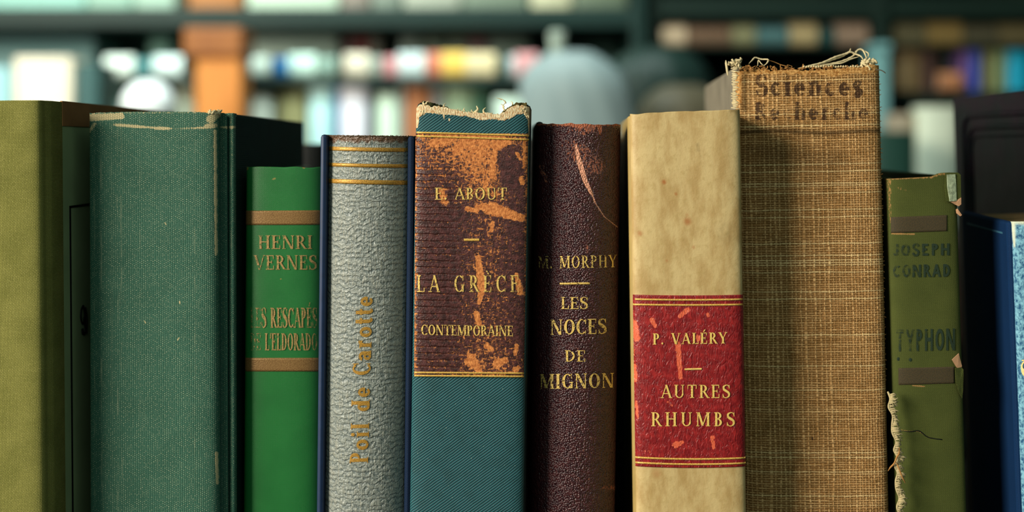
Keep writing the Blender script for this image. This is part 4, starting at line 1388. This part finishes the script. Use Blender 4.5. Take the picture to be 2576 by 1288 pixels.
for x_, y_ in ((2260, 903), (2290, 905)):
    P0 = b.place(np.array([float(x_)]), np.array([float(y_)]), 0.0001)[0]
    a_ = np.linspace(0, 2 * math.pi, 13)[:-1]
    V = [tuple(P0 + np.array([0, -0.0001, 0]))] + [tuple(P0 + np.array([math.cos(q) * .0005, 0, math.sin(q) * .0006])) for q in a_]
    mesh('stamped_dot', V, [[0, 1 + i, 1 + (i + 1) % 12] for i in range(12)], MOSS_INK, b.e, [(v[0] * 1000, v[2] * 1000) for v in V], None, False)
def flap(name, pts, mat, yo, label=None, th=0.0005):
    """a small torn scrap: outline in the photo, laid on the spine"""
    q = np.array(pts, float)
    V = b.place(q[:, 0], q[:, 1], yo)
    # beyond the spine's edge the scrap stands free
    sc = 1 + (0.0140 - yo) / D
    for i, (x_, y_) in enumerate(pts):
        p = b.Mi @ np.array([(x_ - CXP) * S * sc, 0.0140 - yo, ZC + (CYP - y_) * S * sc, 1.0])
        if p[0] > b.w / 2 * .9: V[i] = p[:3]
    m = len(V)
    c = V.mean(0) + np.array([0, -0.00008, 0])
    W = list(map(tuple, V)) + [tuple(v + np.array([0, th, 0])) for v in V] + [tuple(c), tuple(c + np.array([0, th, 0]))]
    F = [[i, (i + 1) % m, 2 * m] for i in range(m)] + [[(i + 1) % m + m, i + m, 2 * m + 1] for i in range(m)] + [[(i + 1) % m, i, i + m, (i + 1) % m + m] for i in range(m)]
    o = mesh(name, W, F, mat, b.e, [(v[0] * 1000, v[2] * 1000) for v in W], {'wear': np.zeros(len(W))}, False)
    if label: o['label'] = label
flap('torn_cloth_corner', [(2376, 436), (2392, 434), (2410, 434), (2417, 440), (2418, 498), (2412, 508), (2390, 508), (2378, 506), (2375, 470)], MOSS, 0.0010)
flap('rubbed_strip', [(2379, 439), (2400, 438), (2402, 470), (2403, 505), (2386, 506), (2380, 470)], STRIP, 0.0016, 'whitish rubbed strip at the torn corner')
flap('torn_paper', [(2388, 507), (2405, 505), (2418, 497), (2418, 514), (2412, 519), (2400, 514)], TORN, 0.0012, 'pinkish torn paper')
flap('torn_paper', [(2403, 527), (2409, 525), (2420, 541), (2416, 544), (2404, 536)], TORN, 0.0012, 'pinkish torn paper')
flap('torn_paper', [(2393, 904), (2410, 888), (2414, 905), (2420, 921), (2412, 930), (2404, 922)], TORN, 0.0010, 'pinkish torn paper')
flap('lifted_cloth', [(2400, 925), (2416, 922), (2424, 930), (2423, 980), (2418, 1000), (2410, 985), (2403, 960)], MOSS, 0.0012)
V, F = join([tube(spline([b.place(np.array([x_]), np.array([y_]), -0.00002)[0] for x_, y_ in ((2262., 1083.), (2290., 1086.), (2312., 1084.), (2335., 1100.), (2370., 1106.))], 20), .00018, 5)])
mesh('spine_crack', V, F, INK, b.e)

# 10 blue book and 11 the tall dark one, both cut by the right edge of the frame
b = Book('old_book', 'dark blue book with a rubbed pale blue spine at the right edge', 2552, 2730, 556, 0.008, 0.0030, 4, lean=-2.0, yaw=-8.0, xl=11, xr=5, depth=0.062)
BOOKS['blue'] = b
b.spine(BLUE, 3.0, masks={'wear': lambda px, py: np.maximum(capsule(px, py, 2545, 556, 2590, 560, 6, 6, .8), capsule(px, py, 2548, 560, 2552, 620, 6, 2, .8))})
b.boards(cloth_mat('blue_board_cloth', (10, 46, 86), (7, 38, 74), (20, 60, 104), (120, 150, 170), .35, .35, .7, .00005, fleck_amt=.3, spec=.15), 0.0024, y0=b.b - 0.0012)
b.pages(PAGES_TAN, sq=0.0010)
slab('cover_line', -b.w / 2 - b.xl - 0.0001, -b.w / 2 - b.xl + 0.0005, b.b + 0.004, b.depth - 0.008, b.h - 0.0042, b.h - 0.0036, flat_mat('pale_blue_line', (70, 130, 160), .6, .3, .5, 700), b.e, 0)
YL = gold_mat('cream_gilt', (244, 226, 160), (226, 200, 120), .66, 1.0, .5, .1)
b.lettering('title_lettering', 'S', 0, 0, 0, 0, YL, .0003, rot=(2634, 2635, 946, 898, 66), T=.24)

b = Book('old_book', 'tall dark leather book with raised frame lines on its cover, far right', 2792, 3010, 199, 0.020, 0.006, 3, lean=-2.0, yaw=0.0, xl=8, xr=8, depth=0.134)
BOOKS['dark'] = b
DARK = Mat('dark_plum_leather', 0.5, 0.18)
n_ = DARK.noise(DARK.obj(), 90, 4)
DARK.color(DARK.mix(DARK.step(n_, .35, .7), (8, 14, 18), (28, 10, 26))); DARK.bump(n_, 0.0006, .5)
DARK = DARK.m
V_ = b.spine(DARK, 6.0)
b.boards(DARK, 0.0032, bev=0.0012)
b.pages(PAGES_DARK)
xo = -b.w / 2 - b.xl
zt_ = b.h
for i, (dy, dz, r_) in enumerate(((0.013, 0.0085, .0011), (0.0185, 0.0135, .0009), (0.0205, 0.0170, .0006))):
    yr, yf = b.depth - dy, b.b + dy * 0.8
    rad = 0.006
    loop = []
    for cx_, cz_, a0 in ((yr - rad, zt_ - dz - rad, 0), (yf + rad, zt_ - dz - rad, 90), (yf + rad, dz + rad, 180), (yr - rad, dz + rad, 270)):
        for a in range(0, 91, 15):
            an = math.radians(a0 + a)
            loop.append((xo, cx_ + rad * math.cos(an), cz_ + rad * math.sin(an)))
    loop.append(loop[0])
    V, F = tube(loop, r_, 8)
    mesh('raised_frame_line', V, F, DARK, b.e)


# ------------------------------------------------------------------ the blurred shop behind
def bw(px, py, y):
    sc = (D + y) / D * S
    return (px - CXP) * sc, ZC + (CYP - py) * sc


YA = 1.50                               # front of the shelving behind
KA = (D + YA) / D * S
SHELF_L = flat_mat('dark_green_shelf_paint', (10, 42, 36), 0.5, 0.3, 0.2, 8)
SHELF_BACK = flat_mat('grey_green_back_panel', (92, 128, 116), 0.8, 0.15, 0.15, 6)
SHELF_R = flat_mat('black_green_shelf_paint', (14, 34, 26), 0.6, 0.2, 0.2, 8)
SHELF_RB = flat_mat('dim_back_panel', (44, 56, 44), 0.8, 0.15, 0.2, 6)
PALE_POST = flat_mat('pale_blue_post', (120, 168, 168), 0.6, 0.2, 0.1, 8)
_bgm = {}


def bmat(c):
    if c not in _bgm:
        _bgm[c] = flat_mat('jacket_%d_%d_%d' % c, c, 0.55, 0.3, 0.08, 14)
    return _bgm[c]


BGP = pages_mat('distant_page_edges', (214, 206, 184), (170, 160, 136))


def bookcase(name, label, pxl, pxr, boards, posts, y0, depth, mb, mback, postmat, ztop_px):
    xl, _ = bw(pxl, 0, y0); xr, _ = bw(pxr, 0, y0)
    e = empty(name, Matrix.Translation((xl, y0, 0)))
    w = xr - xl
    k = (D + y0) / D * S
    _, zt = bw(0, ztop_px, y0)
    for a, c in boards:
        z1, z0 = bw(0, a, y0)[1], bw(0, c, y0)[1]
        slab('shelf', 0.0, w, 0.004, depth - 0.012, z0, z1, mb, e)
    for p0, p1 in posts:
        x0, x1 = bw(p0, 0, y0)[0] - xl, bw(p1, 0, y0)[0] - xl
        slab('side_panel', x0, x1, 0, depth, 0, zt, postmat, e)
    slab('back_panel', 0, w, depth - 0.012, depth, 0.02, zt, mback, e)
    tag(e, label, 'bookcase')
    return e


bookcase('bookcase', 'wide green bookcase behind the books, around the orange post', -420, 1625,
         [(18, 68), (193, 213), (610, 640), (1100, 1130), (-460, -430)], [(-420, -380), (1590, 1625)], YA, 0.34, SHELF_L, SHELF_BACK, SHELF_L, -470)
bookcase('bookcase', 'darker bookcase behind the burlap book, on the right', 1640, 3050,
         [(-10, 46), (113, 122), (229, 262), (610, 640), (1100, 1130), (-460, -430)], [(1640, 1655), (2200, 2238), (3010, 3050)], YA + 0.02, 0.34, SHELF_R, SHELF_RB, SHELF_R, -470)


def far_book(px0, px1, yt, yb, c, y, label, group, depth=0.17, lying=False, name='book', zb=None, zmax=None):
    """a book whose spine faces us: rounded cover shell and page block"""
    x0, z1 = bw(px0, yt, y); x1, z0 = bw(px1, yb, y)
    if zb is not None: z0 = zb
    if zmax is not None: z1 = min(z1, zmax)
    W, H = x1 - x0, z1 - z0
    e = empty(name, Matrix.Translation(((x0 + x1) / 2, y, z0)))
    t = 0.0022
    th, ln = (H, W) if lying else (W, H)         # thickness and length of the spine
    n = 10
    prof = []
    r = min(0.008, th * .25)
    for i in range(n + 1):
        a = math.pi * i / n
        prof.append((-math.cos(a) * th / 2, r - math.sin(a) * r))
    outer = [(-th / 2, depth)] + prof + [(th / 2, depth)]
    inner = [(-th / 2 + t, depth)] + [(p[0] * (1 - 2 * t / th), p[1] + t) for p in prof] + [(th / 2 - t, depth)]
    V, F = [], []
    m = len(outer)
    def put(p, q):
        return (q - ln / 2, p[1], p[0] + th / 2) if lying else (p[0], p[1], q)
    for q in (0, ln):
        V += [put(p, q) for p in outer] + [put(p, q) for p in inner]
    for i in range(m - 1):
        F += [[i, i + 1, 2 * m + i + 1, 2 * m + i], [m + i + 1, m + i, 3 * m + i, 3 * m + i + 1],
              [i + 1, i, m + i, m + i + 1], [2 * m + i, 2 * m + i + 1, 3 * m + i + 1, 3 * m + i]]
    F += [[0, 2 * m, 3 * m, m], [m - 1, 2 * m - 1, 4 * m - 1, 3 * m - 1]]
    mesh('cover', V, F, bmat(c), e, None, None, False)
    i_ = 0.004
    if lying:
        V, F = bevel_box(-ln / 2 + i_, ln / 2 - i_, r + t, depth - i_, t, th - t, 0)
    else:
        V, F = bevel_box(-th / 2 + t, th / 2 - t, r + t, depth - i_, 0.002, ln - i_, 0)
    mesh('page_block', V, F, BGP, e, [(v[0] * 1000, v[2] * 1000) for v in V], None, False)
    tag(e, label, 'book', group)
    return e


ZA2 = bw(0, 193, YA)[1] + 0.0003
ZA2B = bw(0, 213, YA)[1] - 0.001
ZA3 = bw(0, 610, YA)[1] + 0.0003
ZTOP = bw(0, 18, YA)[1] + 0.0003
ZR = {112.5: bw(0, 113, YA + .02)[1] + .0003, 228.5: bw(0, 229, YA + .02)[1] + .0003}
# lying books on the middle shelf of the green bookcase
for px0, px1, yt, c, lab in (
        (262, 334, 140, (236, 250, 236), 'white book lying on the shelf, left of a teal one'),
        (336, 384, 148, (70, 128, 128), 'teal book lying between two white ones, left of the orange post'),
        (386, 456, 140, (226, 246, 240), 'white book lying just left of the orange post'),
        (626, 678, 142, (206, 222, 206), 'off-white book lying just right of the orange post'),
        (690, 726, 146, (6, 108, 168), 'bright blue book lying on the middle shelf'),
        (727, 792, 136, (214, 246, 228), 'mint white book lying right of the bright blue one'),
        (794, 846, 142, (128, 158, 144), 'grey green book lying right of the mint white one'),
        (866, 926, 134, (222, 214, 190), 'cream book lying under a maroon one on the middle shelf'),
        (928, 962, 142, (136, 150, 138), 'grey book lying right of the cream one under the maroon book'),
        (964, 1000, 142, (196, 130, 132), 'dusty pink book lying left of a pale blue one'),
        (1001, 1068, 132, (206, 224, 222), 'pale blue white book lying right of the dusty pink one'),
        (1072, 1110, 132, (204, 120, 92), 'salmon red book lying left of the yellow one'),
        (1111, 1170, 130, (234, 196, 92), 'yellow book lying on the middle shelf'),
        (1171, 1246, 132, (222, 206, 160), 'beige book lying right of the yellow one'),
        (1250, 1278, 142, (44, 70, 58), 'dark green book lying left of a light grey one'),
        (1279, 1296, 140, (190, 204, 204), 'light grey thin book lying left of a pink one'),
        (1297, 1352, 132, (214, 152, 152), 'pink book lying beside the pale grey bag')):
    far_book(px0, px1, yt, 192.5, c, YA + 0.012, lab, 'books lying on the middle shelf', 0.10, True, zb=ZA2)
# the row standing behind them
YB2 = YA + 0.15
zsh = bw(0, 193, YA)[1]
ZA1 = bw(0, 68, YA)[1] - 0.003
yb2 = CYP - (zsh + 0.0004 - ZC) / ((D + YB2) / D * S)
for px0, px1, yt, c, lab in (
        (372, 430, 86, (128, 178, 162), 'pale teal book standing left of the orange post'),
        (632, 848, 78, (206, 230, 214), 'wide whitish book standing behind the bright blue one'),
        (868, 900, 74, (128, 92, 88), 'brown maroon book standing behind the cream lying one'),
        (902, 926, 74, (150, 70, 68), 'maroon red book standing beside the brown maroon one'),
        (928, 960, 76, (126, 124, 112), 'taupe book standing right of the maroon red one'),
        (1004, 1062, 82, (150, 168, 158), 'light grey green book standing behind the pale blue white one'),
        (1064, 1128, 84, (112, 128, 112), 'dull green book standing behind the yellow one'),
        (1130, 1176, 82, (124, 138, 122), 'sage grey book standing behind the yellow one'),
        (1178, 1228, 76, (130, 104, 102), 'mauve brown book standing behind the beige one'),
        (1230, 1330, 84, (118, 138, 126), 'wide grey green book standing left of the bag')):
    far_book(px0, px1, yt, yb2, c, YB2, lab, 'books standing behind the lying ones', 0.12, zb=ZA2, zmax=ZA1)
# lower shelf of the green bookcase
for px0, px1, yt, c, lab in (
        (246, 312, 217, (88, 122, 112), 'grey green book on the lower shelf, left of the white vase'),
        (440, 486, 217, (190, 196, 170), 'pale stone book on the lower shelf, left of the orange post'),
        (622, 684, 236, (238, 250, 232), 'white book on the lower shelf right of the orange post'),
        (700, 768, 217, (166, 162, 112), 'khaki book on the lower shelf, left of a mint one'),
        (774, 836, 217, (196, 240, 236), 'mint blue book on the lower shelf, left of a blue stripe'),
        (838, 852, 217, (44, 120, 166), 'thin blue book on the lower shelf beside a mint one'),
        (854, 924, 217, (236, 236, 244), 'lilac white book on the lower shelf'),
        (928, 944, 217, (28, 58, 60), 'thin blackish teal book on the lower shelf'),
        (946, 1000, 236, (212, 236, 212), 'pale green book on the lower shelf'),
        (1002, 1016, 217, (148, 156, 148), 'thin grey book on the lower shelf, left of a rust one'),
        (1018, 1082, 217, (166, 104, 62), 'rust brown book on the lower shelf above the teal twill book'),
        (1084, 1118, 217, (118, 118, 112), 'grey book on the lower shelf right of the rust one'),
        (1120, 1190, 217, (132, 152, 120), 'sage green book on the lower shelf above the torn twill top'),
        (1192, 1224, 217, (46, 84, 62), 'dark green book on the lower shelf right of the sage one'),
        (1226, 1292, 217, (124, 114, 96), 'taupe book on the lower shelf, behind a white one'),
        (1294, 1336, 217, (60, 60, 50), 'dark olive book on the lower shelf beside the bag')):
    far_book(px0, px1, yt, 609.5, c, YA + 0.10 if px0 in (1226, 1294) else YA + 0.02, lab, 'books on the lower shelf of the green bookcase', 0.16, zb=ZA3, zmax=ZA2B)
far_book(1244, 1330, 244, 609.5, (216, 240, 222), YA + 0.0055, 'mint white book on the lower shelf behind the torn twill top', 'books on the lower shelf of the green bookcase', 0.07, zb=ZA3)
# upper shelf: only the feet of the books show
for px0, px1, c, lab in (
        (-40, 210, (150, 196, 180), 'wide pale teal book on the top shelf, far left'),
        (214, 330, (150, 184, 164), 'sage book on the top shelf, second from the left'),
        (334, 438, (162, 190, 170), 'light sage book on the top shelf left of the orange post'),
        (470, 604, (170, 112, 62), 'tan orange book on the top shelf above the orange post'),
        (620, 850, (188, 208, 184), 'wide cream green book on the top shelf'),
        (856, 930, (134, 124, 112), 'taupe book on the top shelf'),
        (934, 1010, (120, 132, 118), 'grey green book on the top shelf right of the taupe one'),
        (1014, 1160, (158, 164, 146), 'greyish cream book on the top shelf'),
        (1164, 1330, (110, 124, 106), 'dull green book on the top shelf'),
        (1336, 1440, (186, 184, 150), 'cream book on the top shelf above the bag'),
        (1444, 1580, (92, 104, 84), 'dark sage book on the top shelf, last on the right')):
    far_book(px0, px1, -250, 17.5, c, YA + 0.02, lab, 'books on the top shelf', 0.16, zb=ZTOP)

# left end: pale panel, white sheet-like box, dark book
def far_box(name, label, cat, px0, px1, yt, yb, y, dep, c, lidc=None, bev=0.006):
    x0, z1 = bw(px0, yt, y); x1, z0 = bw(px1, yb, y)
    e = empty(name, Matrix.Translation(((x0 + x1) / 2, y, z0)))
    w, h = (x1 - x0) / 2, z1 - z0
    V, F = bevel_box(-w, w, 0, dep, 0, h * .8, bev)
    mesh('box_body', V, F, bmat(c), e, None, None, False)
    V, F = bevel_box(-w - .002, w + .002, -.002, dep + .002, h * .78, h, bev * .7)
    mesh('lid', V, F, bmat(lidc or c), e, None, None, False)
    tag(e, label, cat)
    return e


ybl = CYP - (zsh + 0.0004 - ZC) / ((D + YA + 0.17) / D * S)
far_box('box', 'large pale blue box on the middle shelf at the far left', 'box', -130, 238, 96, ybl, YA + 0.17, 0.13, (156, 206, 206))

# table in front of the shelving that carries the larger things
ZT2 = bw(0, 600, 1.10)[1]
table('side_table', 'dark table in front of the bookcases, mostly hidden by the front row', -1.02, 1.10, 0.98, 1.36, ZT2)


def tpx(y):
    return CYP - (ZT2 - ZC) / ((D + y) / D * S)


far_book(30, 178, 142, tpx(1.30) - .5, (252, 240, 214), 1.30, 'large glowing cream white book at the far left of the table', 'books on the side table', 0.05)
far_book(-60, 24, 168, tpx(1.30) - .5, (170, 216, 220), 1.30, 'pale aqua book at the left edge of the frame', 'books on the side table', 0.05)
far_book(186, 248, 160, tpx(1.27) - .5, (60, 96, 94), 1.27, 'dark teal book standing left of the white vase', 'books on the side table', 0.07)
# lathe-turned round white vase
def lathe(name, prof, mat, parent, n=40):
    V, F = [], []
    for r, z in prof:
        for k in range(n):
            a = 2 * math.pi * k / n
            V.append((r * math.cos(a), r * math.sin(a), z))
    m = len(prof)
    for i in range(m - 1):
        for k in range(n):
            F.append([i * n + k, i * n + (k + 1) % n, (i + 1) * n + (k + 1) % n, (i + 1) * n + k])
    F.append(list(range(n))[::-1]); F.append([(m - 1) * n + k for k in range(n)])
    return mesh(name, V, F, mat, parent)


yv = 1.20
xv, zv = bw(374, 268, yv)
rv = 66 * (D + yv) / D * S
e = empty('vase', Matrix.Translation((xv, yv, ZT2)))
hz = zv - ZT2
prof = [(rv * .45, 0), (rv * .5, .004), (rv * .3, hz * .35)]
prof += [(max(rv * .30, rv * math.sin(a)), hz - rv * math.cos(a)) for a in np.linspace(0.35, 2.75, 20)]
prof += [(rv * .36, hz + rv * .96), (rv * .30, hz + rv * .97), (rv * .26, hz + rv * .6)]
lathe('vase_body', prof, bmat((248, 254, 252)), e)
tag(e, 'round bright white vase behind the big green book', 'vase')

# orange post
ORANGE = wood_mat('orange_varnished_wood', (206, 132, 58), (188, 110, 42), 30, 30, 1)
ORANGE_D = wood_mat('brown_orange_wood', (150, 90, 38), (130, 74, 30), 30, 30, 1)
yo = 1.38
x0, zt_ = bw(490, 142, yo); x1, _ = bw(606, 0, yo)
e = empty('wooden_post', Matrix.Translation(((x0 + x1) / 2, yo, 0)))
hw = (x1 - x0) / 2
slab('shaft', -hw, hw, 0, 0.07, 0.0, zt_, ORANGE, e, .004)
a0, za = bw(462, 70, yo); a1, _ = bw(610, 0, yo)
slab('cap', a0 - (x0 + x1) / 2, a1 - (x0 + x1) / 2, -0.006, 0.08, zt_, za, ORANGE_D, e, .004)
tag(e, 'square orange wooden post rising in front of the green bookcase', 'post')


def bag(name, label, cx, wpx, ytop, y, c, neck, seed, lean=0.0, strap=None):
    """slumped cloth bag: a lumpy closed surface with a gathered neck"""
    k = (D + y) / D * S
    x, zt = bw(cx, ytop, y)
    H, R = zt - ZT2, wpx * k / 2
    e = empty(name, Matrix.Translation((x, y, ZT2)))
    n, m = 48, 40
    V, F = [], []
    for i in range(m + 1):
        t = i / m
        r = R * (min(1, t * 9) ** .4) * (1 - max(0, (t - .70) / .30) ** 3.4 * .62) * (1.04 - .06 * t)
        for q in range(n):
            a = 2 * math.pi * q / n
            lump = 1 + .07 * math.sin(3 * a + seed + t * 4) + .03 * math.sin(11 * a + t * 9 + seed)
            V.append((r * lump * math.cos(a) + lean * t * t * R, r * lump * .62 * math.sin(a), H * t))
    for i in range(m):
        for q in range(n):
            F.append([i * n + q, i * n + (q + 1) % n, (i + 1) * n + (q + 1) % n, (i + 1) * n + q])
    F.append(list(range(n))[::-1]); F.append([m * n + q for q in range(n)])
    mesh('bag_body', V, F, bmat(c), e)
    if neck:
        nx, nz0 = bw(neck[0], neck[3], y); nx1, nz1 = bw(neck[1], neck[2], y)
        xc, rr = (nx + nx1) / 2 - x, (nx1 - nx) / 2
        prof = [(rr * 1.5, nz0 - ZT2 - .03), (rr * 1.05, nz0 - ZT2), (rr * .9, (nz0 + nz1) / 2 - ZT2), (rr * 1.0, nz1 - ZT2 - .004), (rr * .8, nz1 - ZT2)]
        o = lathe('gathered_neck', prof, bmat((150, 164, 150)), e, 24)
        o.location.x = xc
    tag(e, label, 'bag')
    return e


bag('cloth_bag', 'pale grey cloth bag slumped behind the aubergine leather book', 1470, 276, 130, 1.08, (132, 150, 150), (1380, 1424, 78, 150), 1.0, -0.22)
bag('cloth_bag', 'dark green black bag slumped right of the pale grey bag', 1650, 290, 120, 1.30, (22, 44, 38), None, 2.3, 0.05)
bag('cloth_bag', 'brown grey bag low behind the vellum book', 1725, 240, 214, 1.17, (84, 78, 60), None, 4.1, -0.1)

# right bookcase: upper row, middle row, lower row
YR = YA + 0.035
for px0, px1, yt, c, lab in (
        (1664, 1726, 62, (190, 168, 138), 'beige pink book lying left of the burlap book, on the dark bookcase'),
        (1730, 1838, 64, (104, 80, 60), 'brown book lying right of the beige pink one'),
        (1842, 1900, 62, (124, 122, 88), 'olive grey book lying above the burlap book'),
        (1904, 1984, 64, (70, 104, 104), 'slate blue book lying above the burlap book'),
        (1988, 2056, 56, (166, 146, 104), 'sand book lying above the burlap book'),
        (2060, 2100, 68, (24, 62, 60), 'dark teal book lying above the burlap book'),
        (2104, 2184, 56, (140, 116, 96), 'rosy taupe book lying above the right end of the burlap book')):
    far_book(px0, px1, yt, 112.5, c, YR, lab, 'lying books on the dark bookcase', 0.12, True, zb=ZR[112.5])
for px0, px1, yt, c, lab in (
        (2242, 2330, 56, (84, 78, 54), 'dark khaki book lying right of the pale post'),
        (2334, 2420, 54, (120, 98, 54), 'ochre brown book lying on the dark bookcase'),
        (2424, 2510, 60, (70, 66, 48), 'dark brown book lying right of the ochre one'),
        (2514, 2620, 58, (90, 80, 52), 'dim ochre book lying at the right edge')):
    far_book(px0, px1, yt, 112.5, c, YR, lab, 'lying books on the dark bookcase', 0.12, True, zb=ZR[112.5])
for px0, px1, yt, c, lab in (
        (2254, 2322, 124, (142, 114, 76), 'tan book standing right of the pale post'),
        (2324, 2358, 124, (66, 42, 34), 'dark brown book standing right of the tan one'),
        (2360, 2414, 124, (106, 118, 106), 'grey book standing left of the violet one'),
        (2422, 2440, 124, (104, 74, 128), 'thin violet book on the dark bookcase'),
        (2442, 2472, 124, (52, 72, 160), 'royal blue book on the dark bookcase'),
        (2476, 2506, 126, (112, 112, 66), 'olive book right of the royal blue one'),
        (2508, 2534, 126, (120, 140, 100), 'sage book left of the turquoise one'),
        (2536, 2600, 124, (16, 156, 188), 'bright turquoise book at the right edge')):
    far_book(px0, px1, yt, 228.5, c, YR + 0.05 if px0 == 2360 else YR, lab, 'books standing right of the pale post', 0.12, zb=ZR[228.5], zmax=bw(0, 123, YA + .02)[1])
far_book(2362, 2420, 182, 228.5, (180, 122, 84), YR - 0.012, 'salmon book lying in front of the grey one', 'small books in front on the dark bookcase', 0.045, True, zb=ZR[228.5])
# pale blue upright in front of the dark bookcase
x0, zt_ = bw(2203, 108, YA - 0.05); x1, _ = bw(2238, 0, YA - 0.05)
e = empty('wooden_post', Matrix.Translation(((x0 + x1) / 2, YA - 0.05, 0)))
slab('shaft', -(x1 - x0) / 2, (x1 - x0) / 2, 0, 0.05, 0, zt_ - 0.012, PALE_POST, e, .003)
slab('cap', -(x1 - x0) / 2 - .003, (x1 - x0) / 2 + .003, -.003, 0.053, zt_ - 0.012, zt_, PALE_POST, e, .003)
tag(e, 'slim pale blue post just right of the burlap book', 'post')
# lower right, between the burlap book and the dark leather one
for px0, px1, yt, c, y, lab in (
        (2318, 2420, 262 + 6, (222, 232, 208), 1.30, 'white book standing left of the dark leather book'),
        (2246, 2312, 286, (158, 146, 124), 1.32, 'stone pink book behind the dark green one'),
        (2196, 2308, 330, (30, 66, 56), 1.16, 'dark green book standing above the moss green book')):
    far_book(px0, px1, yt, tpx(y), c, y, lab, 'books on the right of the side table', 0.04 if y > 1.2 else 0.10, zb=ZT2 + .0003)

far_book(734, 812, 362, 0, (18, 20, 18), 0.20, 'added black book filling the dark gap behind the emerald green one', 'added books darkening the gaps', 0.10, zb=ZT + .0002)  # three added black books stand for shade in the gaps behind the row
far_book(1316, 1440, 350, 0, (16, 18, 18), 0.17, 'added black book darkening the gap beside the aubergine leather one', 'added books darkening the gaps', 0.10, zb=ZT + .0002)
far_book(1446, 1590, 345, 0, (20, 18, 16), 0.17, 'added black book darkening the gap beside the vellum one', 'added books darkening the gaps', 0.10, zb=ZT + .0002)

# lettering, rules and scraps belong to the part they sit on: thing > part > sub-part
for b in BOOKS.values():
    kids = {c.name.split('.')[0]: c for c in b.e.children}
    for c in list(b.e.children):
        k = c.name.split('.')[0]
        if k in ('ruled_frame', 'tan_edging', 'corner_flourish'):
            c.parent = kids['front_cover']
        elif k in ('raised_frame_line', 'cover_line'):
            c.parent = kids['back_cover']
        elif k in ('author_lettering', 'title_lettering', 'gilt_rule', 'gilt_dash') and 'title_label' in kids:
            c.parent = kids['title_label']
        elif k in ('author_lettering', 'title_lettering', 'gilt_rule', 'gilt_dash', 'gilt_band', 'gilt_line', 'stamped_block', 'stamped_dot', 'spine_crack',
                   'frayed_edge', 'frayed_corner', 'frayed_threads', 'head_stitching', 'selvage_stitches', 'loose_thread', 'torn_selvage', 'torn_lining', 'torn_cloth_corner', 'rubbed_strip', 'torn_paper', 'lifted_cloth'):
            c.parent = kids['spine']
